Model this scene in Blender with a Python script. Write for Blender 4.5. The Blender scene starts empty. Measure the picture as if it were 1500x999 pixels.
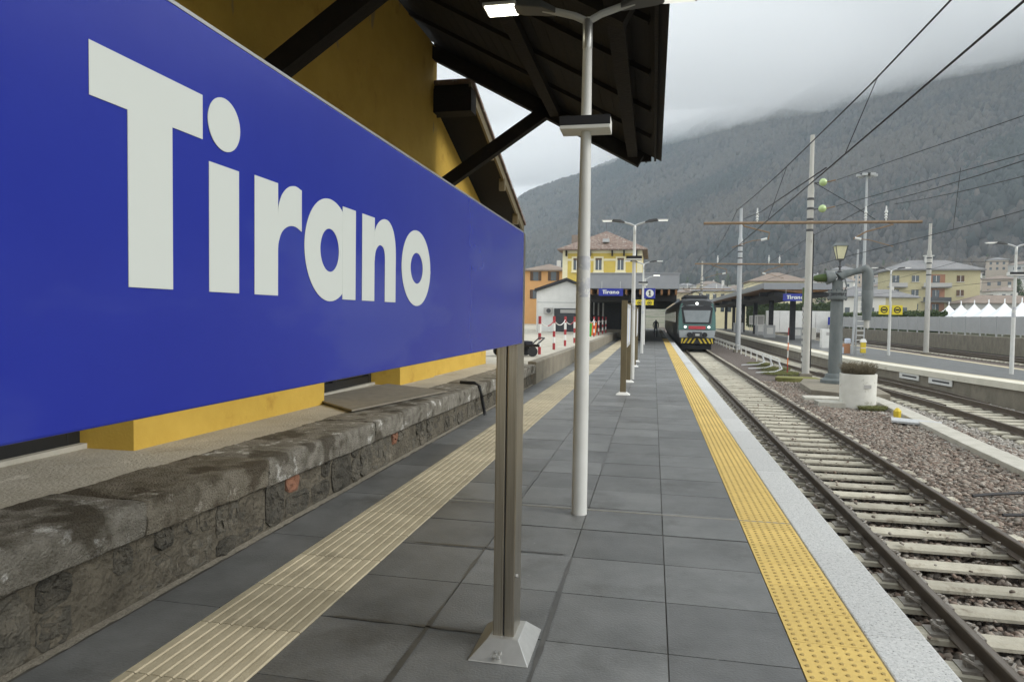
import bpy, math, random
import numpy as np
from mathutils import Vector, Matrix
random.seed(7); rng = np.random.default_rng(7)
sc = bpy.context.scene
R = math.radians

# ---------------------------------------------------------------- camera
cam_d = bpy.data.cameras.new('camera'); cam = bpy.data.objects.new('camera', cam_d)
sc.collection.objects.link(cam); sc.camera = cam
F = 1000.0 / 1500.0
dv = Vector((207 / 1000, 34.5 / 1000, -1)).normalized()          # world +Y seen in camera space
zv = Vector((.014, 1, 0)); zv.z = -(zv.x * dv.x + zv.y * dv.y) / dv.z; zv.normalize()
xv = dv.cross(zv)
rot = Matrix((xv, dv, zv))                                        # rows: camera axes -> world = transpose of [x d z]
cam.matrix_world = Matrix.Translation((0, 0, 1.87)) @ rot.to_4x4()
cam_d.sensor_width = 36; cam_d.lens = 36 * F; cam_d.clip_start = .05; cam_d.clip_end = 9000

# ---------------------------------------------------------------- sky, sun, exposure
SUN_EL, SUN_AZ = R(31), R(98)
w = bpy.data.worlds.new('World'); sc.world = w; w.use_nodes = True
nt = w.node_tree; nt.nodes.clear()
out = nt.nodes.new('ShaderNodeOutputWorld'); bg = nt.nodes.new('ShaderNodeBackground')
sky = nt.nodes.new('ShaderNodeTexSky'); sky.sky_type = 'NISHITA'; sky.sun_disc = False
sky.sun_elevation = SUN_EL; sky.sun_rotation = SUN_AZ; sky.dust_density = 4; sky.air_density = 1.5
hs = nt.nodes.new('ShaderNodeHueSaturation'); hs.inputs['Saturation'].default_value = .25
tc = nt.nodes.new('ShaderNodeTexCoord'); mp = nt.nodes.new('ShaderNodeMapping'); mp.inputs['Scale'].default_value = (1, 1, 2.6)
nz = nt.nodes.new('ShaderNodeTexNoise'); nz.inputs['Scale'].default_value = 1.9; nz.inputs['Detail'].default_value = 5
rp = nt.nodes.new('ShaderNodeValToRGB'); rp.color_ramp.elements[0].position = .3; rp.color_ramp.elements[1].position = .75
rp.color_ramp.elements[0].color = (7.6, 7.9, 8.1, 1); rp.color_ramp.elements[1].color = (10.2, 10.5, 10.6, 1)
mx = nt.nodes.new('ShaderNodeMix'); mx.data_type = 'RGBA'; mx.inputs[0].default_value = .88
L = nt.links.new
L(tc.outputs['Generated'], mp.inputs[0]); L(mp.outputs[0], nz.inputs['Vector']); L(nz.outputs['Fac'], rp.inputs[0])
L(sky.outputs[0], hs.inputs['Color']); L(hs.outputs[0], mx.inputs[6]); L(rp.outputs[0], mx.inputs[7])
L(mx.outputs[2], bg.inputs['Color']); bg.inputs['Strength'].default_value = .1; L(bg.outputs[0], out.inputs['Surface'])
sd = bpy.data.lights.new('sun', 'SUN'); sd.energy = 1.5; sd.angle = R(28); sd.color = (1, .97, .92)
so = bpy.data.objects.new('sun', sd); sc.collection.objects.link(so)
sdir = Vector((math.sin(SUN_AZ) * math.cos(SUN_EL), math.cos(SUN_AZ) * math.cos(SUN_EL), math.sin(SUN_EL)))
so.rotation_euler = (-sdir).to_track_quat('-Z', 'Y').to_euler()
so.location = (30, -20, 60)
sc.view_settings.view_transform = 'Standard'; sc.view_settings.look = 'None'
sc.view_settings.exposure = 0.78; sc.view_settings.gamma = 1
sc.cycles.use_denoising = True; sc.cycles.max_bounces = 12; sc.cycles.volume_bounces = 8
sc.cycles.use_adaptive_sampling = True

# ---------------------------------------------------------------- helpers
col = sc.collection
MATS = {}
def M(name, c1, c2=None, scale=6., rough=.75, metal=0., bump=0., bscale=None, c3=None, s3=1.5, t3=.6, rnd=0., stretch=(1, 1, 1), spec=.3, emit=0., alpha=None, trans=0., soft=.08, bdist=.02, attr=None, c4=None, s4=8., t4=.7, st4=(1,1,1)):
    m = bpy.data.materials.new(name); m.use_nodes = True; n = m.node_tree.nodes; l = m.node_tree.links.new
    p = n['Principled BSDF']; p.inputs['Roughness'].default_value = rough; p.inputs['Metallic'].default_value = metal
    p.inputs['Specular IOR Level'].default_value = spec
    p.inputs['Base Color'].default_value = (*c1, 1)
    if trans: p.inputs['Transmission Weight'].default_value = trans
    if emit:
        p.inputs['Emission Color'].default_value = (*c1, 1); p.inputs['Emission Strength'].default_value = emit
    g = n.new('ShaderNodeNewGeometry'); mp = n.new('ShaderNodeMapping'); mp.inputs['Scale'].default_value = stretch
    l(g.outputs['Position'], mp.inputs[0]); colr = None
    if c2 is not None:
        t = n.new('ShaderNodeTexNoise'); t.inputs['Scale'].default_value = scale; t.inputs['Detail'].default_value = 8; t.inputs['Roughness'].default_value = .65
        l(mp.outputs[0], t.inputs['Vector'])
        r = n.new('ShaderNodeValToRGB'); r.color_ramp.elements[0].position = .32; r.color_ramp.elements[1].position = .68
        r.color_ramp.elements[0].color = (*c1, 1); r.color_ramp.elements[1].color = (*c2, 1)
        l(t.outputs['Fac'], r.inputs[0]); colr = r.outputs[0]
    if c3 is not None:
        t3n = n.new('ShaderNodeTexNoise'); t3n.inputs['Scale'].default_value = s3; t3n.inputs['Detail'].default_value = 9; t3n.inputs['Roughness'].default_value = .7
        l(mp.outputs[0], t3n.inputs['Vector'])
        r3 = n.new('ShaderNodeValToRGB'); r3.color_ramp.elements[0].position = t3; r3.color_ramp.elements[1].position = min(1, t3 + soft)
        r3.color_ramp.elements[0].color = (0, 0, 0, 1); r3.color_ramp.elements[1].color = (1, 1, 1, 1)
        l(t3n.outputs['Fac'], r3.inputs[0])
        k = n.new('ShaderNodeMix'); k.data_type = 'RGBA'; l(r3.outputs[0], k.inputs[0])
        if colr: l(colr, k.inputs[6])
        else: k.inputs[6].default_value = (*c1, 1)
        k.inputs[7].default_value = (*c3, 1); colr = k.outputs[2]
    if c4 is not None:
        m4 = n.new('ShaderNodeMapping'); m4.inputs['Scale'].default_value = st4; l(g.outputs['Position'], m4.inputs[0])
        n4 = n.new('ShaderNodeTexNoise'); n4.inputs['Scale'].default_value = s4; n4.inputs['Detail'].default_value = 5; l(m4.outputs[0], n4.inputs['Vector'])
        r4 = n.new('ShaderNodeValToRGB'); r4.color_ramp.elements[0].position = t4; r4.color_ramp.elements[1].position = min(1, t4+.05); r4.color_ramp.elements[0].color = (0,0,0,1); r4.color_ramp.elements[1].color = (.8,.8,.8,1)
        l(n4.outputs['Fac'], r4.inputs[0]); k4 = n.new('ShaderNodeMix'); k4.data_type = 'RGBA'; l(r4.outputs[0], k4.inputs[0]); k4.inputs[7].default_value = (*c4, 1)
        if colr: l(colr, k4.inputs[6])
        else: k4.inputs[6].default_value = (*c1, 1)
        colr = k4.outputs[2]
    if attr:
        at = n.new('ShaderNodeAttribute'); at.attribute_name = 'shade'; ra = n.new('ShaderNodeValToRGB'); ra.color_ramp.interpolation = 'CONSTANT'
        while len(ra.color_ramp.elements) < len(attr): ra.color_ramp.elements.new(.5)
        for q, c in enumerate(attr): ra.color_ramp.elements[q].position = q/len(attr); ra.color_ramp.elements[q].color = (*c, 1)
        l(at.outputs['Fac'], ra.inputs[0]); k = n.new('ShaderNodeMix'); k.data_type = 'RGBA'; k.inputs[0].default_value = .72
        l(colr, k.inputs[6]); l(ra.outputs[0], k.inputs[7]); colr = k.outputs[2]
    if rnd:
        oi = n.new('ShaderNodeObjectInfo'); mr = n.new('ShaderNodeMapRange'); mr.inputs[3].default_value = 1 - rnd; mr.inputs[4].default_value = 1 + rnd
        l(oi.outputs['Random'], mr.inputs[0]); h = n.new('ShaderNodeHueSaturation'); l(mr.outputs[0], h.inputs['Value'])
        if colr: l(colr, h.inputs['Color'])
        else: h.inputs['Color'].default_value = (*c1, 1)
        colr = h.outputs[0]
    if colr: l(colr, p.inputs['Base Color'])
    if bump:
        b = n.new('ShaderNodeTexNoise'); b.inputs['Scale'].default_value = bscale or scale * 4; b.inputs['Detail'].default_value = 6
        l(mp.outputs[0], b.inputs['Vector']); bp = n.new('ShaderNodeBump'); bp.inputs['Strength'].default_value = bump; bp.inputs['Distance'].default_value = bdist
        l(b.outputs['Fac'], bp.inputs['Height']); l(bp.outputs[0], p.inputs['Normal'])
    MATS[name] = m; return m

class MB:
    def __init__(s): s.v = []; s.f = []
    def add(s, vs, fs):
        o = len(s.v); s.v += [tuple(p) for p in vs]; s.f += [tuple(i + o for i in f) for f in fs]; return s
    def box(s, x0, x1, y0, y1, z0, z1):
        return s.add([(x0,y0,z0),(x1,y0,z0),(x1,y1,z0),(x0,y1,z0),(x0,y0,z1),(x1,y0,z1),(x1,y1,z1),(x0,y1,z1)],
                     [(0,3,2,1),(4,5,6,7),(0,1,5,4),(1,2,6,5),(2,3,7,6),(3,0,4,7)])
    def cyl(s, p0, p1, r0, r1=None, n=12, cap=True):
        p0 = Vector(p0); p1 = Vector(p1); r1 = r0 if r1 is None else r1
        q = (p1 - p0).to_track_quat('Z', 'Y'); a = q @ Vector((1,0,0)); b = q @ Vector((0,1,0)); vs = []
        for p, r in ((p0, r0), (p1, r1)):
            for i in range(n):
                t = 2*math.pi*i/n; vs.append(p + (a*math.cos(t) + b*math.sin(t))*r)
        fs = [(i, (i+1) % n, n+(i+1) % n, n+i) for i in range(n)]
        if cap: fs += [tuple(range(n-1, -1, -1)), tuple(range(n, 2*n))]
        return s.add(vs, fs)
    def tube(s, pts, r, n=8):
        pts = [Vector(p) for p in pts]; vs = []; N = len(pts); rr = r if isinstance(r, (list, tuple)) else [r]*N
        for i, p in enumerate(pts):
            d = (pts[min(i+1, N-1)] - pts[max(i-1, 0)]).normalized()
            up = Vector((0,0,1)) if abs(d.z) < .95 else Vector((1,0,0))
            a = d.cross(up).normalized(); b = a.cross(d)
            for k in range(n):
                t = 2*math.pi*k/n; vs.append(p + (a*math.cos(t) + b*math.sin(t))*rr[i])
        fs = [(i*n+k, i*n+(k+1) % n, (i+1)*n+(k+1) % n, (i+1)*n+k) for i in range(N-1) for k in range(n)]
        fs += [tuple(range(n-1, -1, -1)), tuple(range((N-1)*n, N*n))]
        return s.add(vs, fs)
    def beam(s, p0, p1, w, h):
        p0 = Vector(p0); p1 = Vector(p1); d = (p1-p0).normalized(); up = Vector((0,0,1)) if abs(d.z) < .98 else Vector((0,1,0))
        a = d.cross(up).normalized()*w/2; b = a.cross(d).normalized()*h/2
        return s.add([p0-a-b, p0+a-b, p0+a+b, p0-a+b, p1-a-b, p1+a-b, p1+a+b, p1-a+b], [(0,3,2,1),(4,5,6,7),(0,1,5,4),(1,2,6,5),(2,3,7,6),(3,0,4,7)])
    def prism(s, poly, f0, f1):
        """poly: list of 2d points; f0,f1 map (a,b)->3d for the two caps"""
        n = len(poly); vs = [f0(*p) for p in poly] + [f1(*p) for p in poly]
        return s.add(vs, [tuple(range(n-1, -1, -1)), tuple(range(n, 2*n))] + [(i, (i+1) % n, n+(i+1) % n, n+i) for i in range(n)])
    def loft(s, secs, cap=True):
        n = len(secs[0]); vs = [p for q in secs for p in q]
        fs = [(i*n+k, i*n+(k+1) % n, (i+1)*n+(k+1) % n, (i+1)*n+k) for i in range(len(secs)-1) for k in range(n)]
        if cap: fs += [tuple(range(n-1, -1, -1)), tuple(range((len(secs)-1)*n, len(secs)*n))]
        return s.add(vs, fs)
    def revolve(s, prof, c=(0,0), n=16):
        return s.loft([[(c[0]+r*math.cos(2*math.pi*k/n), c[1]+r*math.sin(2*math.pi*k/n), z) for k in range(n)] for r, z in prof])
    def mesh(s, name, mat, smooth=False):
        me = bpy.data.meshes.new(name); me.from_pydata(s.v, [], s.f); me.validate()
        import bmesh
        bm = bmesh.new(); bm.from_mesh(me); bmesh.ops.recalc_face_normals(bm, faces=bm.faces); bm.to_mesh(me); bm.free()
        me.materials.append(MATS[mat])
        if smooth:
            me.polygons.foreach_set('use_smooth', [True]*len(me.polygons))
            try: me.set_sharp_from_angle(angle=R(40))
            except Exception: pass
        return me
    def build(s, name, mat, parent=None, smooth=False, bevel=0., loc=None):
        return link(name, s.mesh(name, mat, smooth), parent, bevel, loc)
def link(name, me, parent=None, bevel=0., loc=None):
    o = bpy.data.objects.new(name, me); col.objects.link(o)
    if parent is not None: o.parent = parent
    if loc is not None: o.location = loc
    if bevel:
        b = o.modifiers.new('bevel', 'BEVEL'); b.width = bevel; b.segments = 2; b.limit_method = 'ANGLE'
    return o
def tag(o, label, cat, group=None):
    o['label'] = label; o['category'] = cat
    if group: o['group'] = group
    return o
def thing(name, label, cat, loc=(0,0,0), group=None, rz=0):
    o = bpy.data.objects.new(name, None); col.objects.link(o); o.location = loc; o.rotation_euler = (0,0,rz); o.empty_display_size = .2
    return tag(o, label, cat, group)
def struct(o, kind='structure'): o['kind'] = kind; return o
def copy_tree(o, parent=None):
    c = o.copy(); col.objects.link(c); c.parent = parent
    for ch in list(o.children): copy_tree(ch, c)
    return c
def vnoise(x, y, seed=0):
    xi = np.floor(x).astype(np.int64); yi = np.floor(y).astype(np.int64); fx = x-xi; fy = y-yi
    fx = fx*fx*(3-2*fx); fy = fy*fy*(3-2*fy)
    def h(a, b):
        n = (a*374761393 + b*668265263 + seed*974634777) & 0x7fffffff; n = (n ^ (n >> 13))*1274126177 & 0x7fffffff
        return ((n ^ (n >> 16)) & 0xffff)/65535.
    return (h(xi, yi)*(1-fx)+h(xi+1, yi)*fx)*(1-fy)+(h(xi, yi+1)*(1-fx)+h(xi+1, yi+1)*fx)*fy
def fbm(x, y, o=5, seed=0):
    r = np.zeros_like(x, dtype=float); a = .5
    for i in range(o): r += a*(vnoise(x, y, seed+i)-.5); x = x*2.03+17; y = y*2.03+5; a *= .5
    return r
def grid_obj(name, X, Y, Z, mat, smooth=True):
    ny, nx = X.shape; me = bpy.data.meshes.new(name)
    v = np.stack([X, Y, Z], -1).reshape(-1, 3); i = np.arange(ny*nx).reshape(ny, nx)
    f = np.stack([i[:-1, :-1], i[:-1, 1:], i[1:, 1:], i[1:, :-1]], -1).reshape(-1, 4)
    me.from_pydata(v.tolist(), [], f.tolist()); me.materials.append(MATS[mat])
    if smooth: me.polygons.foreach_set('use_smooth', [True]*len(me.polygons))
    return link(name, me)

# ---------------------------------------------------------------- materials
M('edge_cream', (.66,.63,.53), (.58,.55,.45), 2, .7, c3=(.42,.39,.31), s3=1.2, t3=.62)
M('paving', (.094,.097,.095), (.148,.151,.147), 2.2, .46, bump=.2, bscale=70, c3=(.068,.068,.064), s3=1.0, t3=.53, rnd=.24, soft=.15, spec=.5, c4=(.32,.32,.30), s4=17, t4=.725)
M('grit', (.34,.31,.25), (.20,.18,.14), 40, .95, bump=1, bscale=90)
M('joint', (.045,.042,.036), (.20,.19,.165), 1.3, .9)
M('pale_joint', (.3,.29,.25), (.22,.21,.18), 9)
M('tactile_pale', (.46,.405,.285), (.35,.305,.21), 4, .75, bump=.15, bscale=70, c3=(.22,.19,.13), s3=1.8, t3=.55, rnd=.12, soft=.2)
M('tactile_yellow', (.64,.46,.14), (.56,.40,.125), 6, .7, bump=.12, bscale=80, c3=(.34,.25,.09), s3=1.3, t3=.62, rnd=.08, soft=.2)
M('dome_dark', (.36,.26,.09), (.43,.31,.11), 14)
M('granite', (.42,.43,.42), (.56,.56,.545), 30, .7, bump=.3, bscale=80, c3=(.17,.175,.17), s3=58, t3=.55, rnd=.06)
M('coping', (.13,.118,.092), (.33,.31,.265), 7, .9, bump=1, bscale=70, c3=(.66,.65,.61), s3=5.0, t3=.575, rnd=.06, bdist=.04, c4=(.075,.062,.043), s4=2.2, t4=.55)
M('coping_brown', (.105,.088,.062), (.26,.235,.185), 6, .9, bump=1, bscale=70, c3=(.50,.47,.40), s3=5, t3=.6, rnd=.06, bdist=.04, c4=(.07,.055,.036), s4=2., t4=.52)
M('mortar', (.155,.137,.104), (.075,.066,.05), 4, .95, bump=1, bscale=22, bdist=.06, c3=(.20,.18,.14), s3=2.2, t3=.58, c4=(.03,.026,.02), s4=7., t4=.66)
M('rubble', (.055,.052,.043), (.135,.123,.098), 6, .9, bump=1, bscale=40, c3=(.17,.15,.115), s3=3.2, t3=.53, rnd=.3, bdist=.04, soft=.2)
M('brick_red', (.24,.115,.07), (.17,.09,.06), 9, .9, bump=.6)
M('terrace', (.38,.35,.285), (.50,.47,.395), 2.2, .9, bump=.6, bscale=40, c3=(.25,.215,.155), s3=1.1, t3=.53, soft=.2, c4=(.60,.57,.49), s4=1.6, t4=.62, bdist=.03)
M('concrete', (.25,.225,.175), (.17,.152,.118), 2.4, .9, bump=.35, bscale=26, c3=(.12,.11,.085), s3=1.1, t3=.6, soft=.15, stretch=(1,1,.5))
M('concrete_pale', (.50,.48,.42), (.38,.365,.31), 3, .88, bump=.3, bscale=30, c3=(.22,.215,.17), s3=1.6, t3=.62, soft=.15)
M('sleeper', (.48,.45,.365), (.36,.335,.265), 4, .88, bump=.35, bscale=40, c3=(.20,.165,.12), s3=4.2, t3=.54, rnd=.16, soft=.15)
M('rail_steel', (.085,.068,.052), (.125,.10,.075), 12, .55, .35, bump=.15, stretch=(1,.15,1))
M('rail_top', (.20,.175,.15), (.15,.125,.10), 8, .42, .7, stretch=(1,.1,1))
M('clip', (.22,.195,.165), (.32,.30,.265), 25, .5, .4)
M('ballast', (.10,.08,.068), (.19,.16,.14), 24, .95, bump=1, bscale=40, c3=(.06,.048,.04), s3=30, t3=.5)
M('stone_brown', (.18,.15,.125), (.29,.25,.21), 30, .9, attr=[(.095,.075,.06),(.19,.14,.11),(.26,.20,.16),(.16,.145,.125),(.38,.34,.29),(.22,.155,.12),(.12,.095,.075),(.30,.255,.21),(.25,.23,.20)])
M('stone_grey', (.26,.245,.215), (.40,.38,.345), 30, .9, attr=[(.22,.20,.175),(.36,.34,.30),(.46,.44,.40),(.30,.275,.24),(.17,.145,.12),(.40,.37,.33)])
M('gravel_far', (.26,.235,.20), (.38,.35,.30), 9, .95, bump=1, bscale=20, c3=(.17,.14,.11), s3=3, t3=.55)
M('grass', (.10,.12,.035), (.17,.16,.06), 9, .9)
M('ground', (.17,.16,.12), (.24,.22,.17), .3, .95, c3=(.10,.12,.06), s3=.06, t3=.5)
M('yellow_wall', (.60,.40,.075), (.53,.345,.06), 2.2, .85, bump=.2, bscale=30, c3=(.43,.26,.045), s3=1.6, t3=.58, soft=.12, c4=(.30,.24,.12), s4=2.5, t4=.66, st4=(1,1,.4))
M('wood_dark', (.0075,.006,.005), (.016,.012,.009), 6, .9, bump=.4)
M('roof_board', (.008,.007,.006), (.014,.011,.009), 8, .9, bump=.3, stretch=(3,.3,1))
M('roof_tile', (.13,.085,.065), (.25,.185,.15), 2.2, .9, bump=.5, c3=(.34,.32,.29), s3=3.2, t3=.54)
M('door_frame', (.018,.019,.02), rough=.45)
M('glass_dark', (.02,.022,.02), rough=.08, spec=.6)
M('window_glass', (.06,.075,.085), rough=.1, spec=.6)
M('sign_blue', (.013,.023,.25), (.016,.028,.27), 2, .22, spec=.5, c4=(.03,.045,.27), s4=.9, t4=.55, st4=(1,1,3))
M('sign_white', (.66,.68,.64), rough=.45)
M('letter', (.52,.55,.52), rough=.45)
M('alu', (.52,.52,.50), (.46,.46,.44), 12, .38, .75, stretch=(1,1,.1))
M('steel_post', (.42,.385,.32), (.27,.24,.19), 7, .3, .9, bump=.05, stretch=(9,9,.2))
M('base_metal', (.55,.55,.53), (.48,.48,.46), 14, .42, .7)
M('bronze', (.15,.125,.075), (.20,.165,.10), 5, .5, .35, stretch=(1,1,.2))
M('pole_white', (.58,.585,.56), (.52,.52,.49), 3, .5, spec=.4, c3=(.40,.39,.35), s3=2.2, t3=.66)
M('pole_band', (.50,.51,.53), (.36,.37,.40), 14, .5, c3=(.62,.62,.58), s3=9, t3=.5)
M('lamp_dark', (.07,.072,.075), rough=.5)
M('lamp_grey', (.42,.43,.43), rough=.5)
M('lens', (.95,.96,.9), rough=.3, emit=.45)
M('lens_lit', (1., .98, .78), rough=.3, emit=7.)
M('black_box', (.02,.02,.022), rough=.55)
M('white_paint', (.72,.72,.69), (.64,.64,.60), 3, .6)
M('white_wall', (.74,.74,.71), (.66,.66,.63), 1.5, .8)
M('black_roof', (.03,.03,.033), rough=.7)
M('dark_clad', (.022,.022,.024), (.034,.034,.036), 4, .7)
M('dark_gate', (.045,.048,.055), rough=.5)
M('canopy_grey', (.29,.30,.315), (.26,.27,.285), 2, .5, .2)
M('canopy_wood', (.25,.135,.06), (.18,.095,.04), 6, .7, stretch=(1,.2,1))
M('red_paint', (.33,.04,.045), rough=.55)
M('green_plastic', (.06,.36,.06), rough=.5); M('orange_plastic', (.75,.17,.03), rough=.5)
M('yellow_sign', (.66,.54,.035), rough=.45); M('ink', (.02,.02,.025), rough=.6)
M('station_yellow', (.62,.47,.10), (.56,.42,.09), 1, .85); M('cream', (.76,.70,.47), (.70,.64,.42), 1, .85)
M('orange_wall', (.66,.37,.15), (.58,.32,.13), .6, .85); M('shutter', (.10,.055,.03), rough=.7)
M('train_green', (.04,.115,.10), (.045,.125,.11), 3, .3, spec=.5); M('train_grey', (.27,.295,.30), rough=.35, spec=.5)
M('train_dark', (.045,.047,.05), rough=.5); M('train_red', (.38,.035,.045), rough=.5)
M('windscreen', (.15,.175,.18), (.20,.225,.235), 1.2, .12, spec=.6); M('head_light', (1,1,.93), rough=.2, emit=.8)
M('chev_yellow', (.60,.45,.04), rough=.5)
M('mast', (.47,.46,.42), (.38,.375,.34), 2, .7, c3=(.30,.285,.25), s3=3, t3=.6, stretch=(1,1,.3))
M('mast_steel', (.40,.415,.42), (.36,.375,.38), 3, .55, .3)
M('rust_pipe', (.19,.13,.08), (.27,.19,.12), 5, .75); M('wire', (.018,.018,.02), rough=.6)
M('insul_glass', (.36,.48,.20), (.42,.54,.25), 5, .12, spec=.7); M('insul_white', (.65,.66,.64), rough=.3)
M('crane_grey', (.105,.122,.122), (.15,.163,.16), 4, .6, c3=(.20,.20,.185), s3=3, t3=.64, stretch=(1,1,.4))
M('lamp_glass', (.72,.70,.46), (.64,.62,.42), 6, .25)
M('planter', (.66,.655,.60), (.56,.55,.49), 2.5, .85, bump=.3, c3=(.26,.25,.19), s3=3.0, t3=.56, soft=.14, c4=(.20,.21,.10), s4=1.6, t4=.6, st4=(1,1,.4))
M('dry_plant', (.085,.07,.045), (.14,.115,.07), 12, .9); M('hedge_leaf', (.045,.075,.022), (.085,.115,.04), 2, .8)
M('moss', (.14,.15,.04), (.22,.20,.08), 8, .95, bump=.8); M('apartment', (.50,.45,.27), (.45,.40,.24), .5, .85)
M('brick_panel', (.34,.17,.10), rough=.85); M('far_white', (.66,.645,.60), (.58,.565,.52), .2, .85)
M('far_pink', (.42,.35,.28), rough=.85); M('far_ochre', (.50,.43,.29), rough=.85); M('far_grey', (.42,.41,.39), rough=.85)
M('roof_grey', (.17,.17,.175), (.23,.225,.22), .5, .85); M('roof_brown', (.19,.15,.125), (.26,.21,.17), .5, .9)
M('fence_panel', (.42,.425,.42), (.37,.375,.37), .7, .6); M('tent', (.82,.83,.83), rough=.7)
M('forest', (.030,.030,.028), (.065,.058,.048), .05, .95)
M('skin', (.5,.33,.25)); M('coat', (.03,.03,.04), rough=.9); M('mat_rubber', (.19,.17,.135), (.25,.225,.18), 6, .9, bump=.3)
M('blue_white', (.55,.60,.70), rough=.6); M('crate', (.38,.19,.10), rough=.7)

# ---------------------------------------------------------------- terrain, mountain
def Hgt(x, y):
    s = .7071*(x+y); t = .7071*(y-x)
    k = np.clip((s-170)/330, 0, 1); low = -1.02+34*k*k*(3-2*k)*(.7+.3*k)
    up = .60*np.maximum(s-500, 0)
    hm = np.interp(t, [-2500, 300, 1086, 1252, 1346, 1700, 2600], [580, 580, 470, 345, 262, 60, 10])
    gul = fbm(t/150+s/900, s/420, 5, 3)
    up = up*(1+.35*gul)+60*fbm(x/260, y/260, 5, 9)*np.clip((s-520)/200, 0, 1)
    hm = hm+45*fbm(t/130, s/500, 5, 21)
    a = 45.; up2 = -a*np.log(np.exp(-np.clip(up, -50, 3000)/a)+np.exp(-np.maximum(hm, 5)/a))
    return np.where(s > 500, low+np.maximum(up2, 0)*np.clip((s-500)/60, 0, 1), low)
def st_grid(name, s0, s1, ns, t0, t1, ntt, mat):
    S, T = np.meshgrid(np.linspace(s0, s1, ns), np.linspace(t0, t1, ntt)); X = .7071*(S-T); Y = .7071*(S+T)
    return struct(grid_obj(name, X, Y, Hgt(X, Y), mat))
st_grid('ground', -120, 500, 90, -1000, 1500, 90, 'ground')
st_grid('mountain', 500, 2000, 230, -1200, 2000, 330, 'forest')
def forest(n):
    S = rng.uniform(440, 1350, n); T = rng.uniform(-700, 1500, n); x = .7071*(S-T); y = .7071*(S+T)
    k = (x/y > -.26) & (x/y < .66) & (y > 250) & (rng.random(n) < np.clip(.35+2.4*(fbm(x/90, y/90, 4, 51)+.25)+(S-500)/500, .12, 1)); return np.stack([x[k], y[k]], -1)
def ground_z(x, y): return float(Hgt(np.array([float(x)]), np.array([float(y)]))[0])

# ---------------------------------------------------------------- platform with tiles
Y0, Y1 = 1.2, 118.
pl = struct(MB().box(-3.6, 1.60, -4, Y1, -1.05, -.012).build('platform', 'joint'))
tile = MB().box(-.346, .346, -.346, .346, -.03, 0).mesh('paving_tile', 'paving')
k = 0
for r in range(66):
    y = 2.09+.70*r+(.0 if r < 6 else .02)
    for c in range(4):
        o = link('paving_tile', tile, pl, loc=(-1.63+.70*c, y, random.uniform(-.002, .001)))
m = MB()
for r in range(66, 165):
    for c in range(4):
        x = -1.63+.7*c; y = 2.11+.7*r; m.box(x-.346, x+.346, y-.346, y+.346, -.03, -.001)
struct(m.build('paving_rest', 'paving', pl), 'stuff')
bt = MB().box(-.234, .234, -.696, .696, -.03, 0).mesh('border_slab', 'paving')
for r in range(42): link('border_slab', bt, pl, loc=(-2.885, 1.7+1.4*r, 0))
MB().box(-1.98, 1.27, 6.565, 6.59, -.02, .0025).build('expansion_joint', 'pale_joint', pl)
m = MB()                                                    # ribbed guiding strip
m.box(-.332, .332, -.297, .297, -.03, -.004)
for i in range(9):
    x = -.30+i*.075
    m.add([(x-.031,-.297,-.004),(x+.031,-.297,-.004),(x+.024,-.297,.003),(x-.024,-.297,.003),(x-.031,.297,-.004),(x+.031,.297,-.004),(x+.024,.297,.003),(x-.024,.297,.003)],
          [(0,1,2,3),(7,6,5,4),(3,2,6,7),(0,3,7,4),(1,5,6,2)])
ribs = m.mesh('guiding_tile', 'tactile_pale')
for r in range(110): link('guiding_tile', ribs, pl, loc=(-2.315, 1.5+.60*r, 0))
m = MB().box(-.222, .222, -.218, .218, -.03, .001); ytile = m.mesh('warning_tile', 'tactile_yellow')
m = MB()
for i in range(7):
    for j in range(7):
        x = -.19+.0633*i; y = -.186+.062*j
        m.loft([[(x+r*math.cos(a*math.pi/3), y+r*math.sin(a*math.pi/3), z) for a in range(6)] for r, z in ((.0155, .0005), (.011, .006))])
domes = m.mesh('dome_field', 'dome_dark')
for r in range(140):
    o = link('warning_tile', ytile, pl, loc=(1.045, 1.3+.44*r, 0)); link('dome_field', domes, o)
edge = MB().box(-.172, .172, -.745, .745, -.35, .002).mesh('edge_slab', 'granite')
for r in range(75): link('edge_slab', edge, pl, loc=(1.447, .63+1.49*r, 0), bevel=.012)

M('damp', (.045,.044,.040), (.08,.078,.07), 8, .4, spec=.5)
for x0, y0, x1, y1, wd in ((-.58,3.2,-.58,5.25,.028),(-1.28,2.6,-1.28,5.5,.026),(-1.95,3.84,-.75,3.84,.03),(-1.9,5.27,-.6,5.27,.035),(-.58,8.3,-.58,11,.03),(-1.3,6.9,-1.28,9,.03)):
    m = MB(); n = 40; dx, dy = (x1-x0)/n, (y1-y0)/n; L_ = math.hypot(x1-x0, y1-y0); nx, ny = -(y1-y0)/L_, (x1-x0)/L_; P = []
    for i in range(n+1):
        f_ = float(fbm(np.array([i*.22+x0*7]), np.array([y0*3.]), 4, 5)[0]); h_ = wd*max(.08, (.45+1.6*f_))*min(1, i/3, (n-i)/3); P.append((x0+dx*i+nx*h_+.01*f_, y0+dy*i+ny*h_, x0+dx*i-nx*h_*.7, y0+dy*i-ny*h_*.7))
    for i in range(n): a, b = P[i], P[i+1]; m.add([(a[0],a[1],.0046),(b[0],b[1],.0046),(b[2],b[3],.0046),(a[2],a[3],.0046)], [(0,1,2,3)])
    m.build('damp_stain', 'damp', pl)

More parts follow.
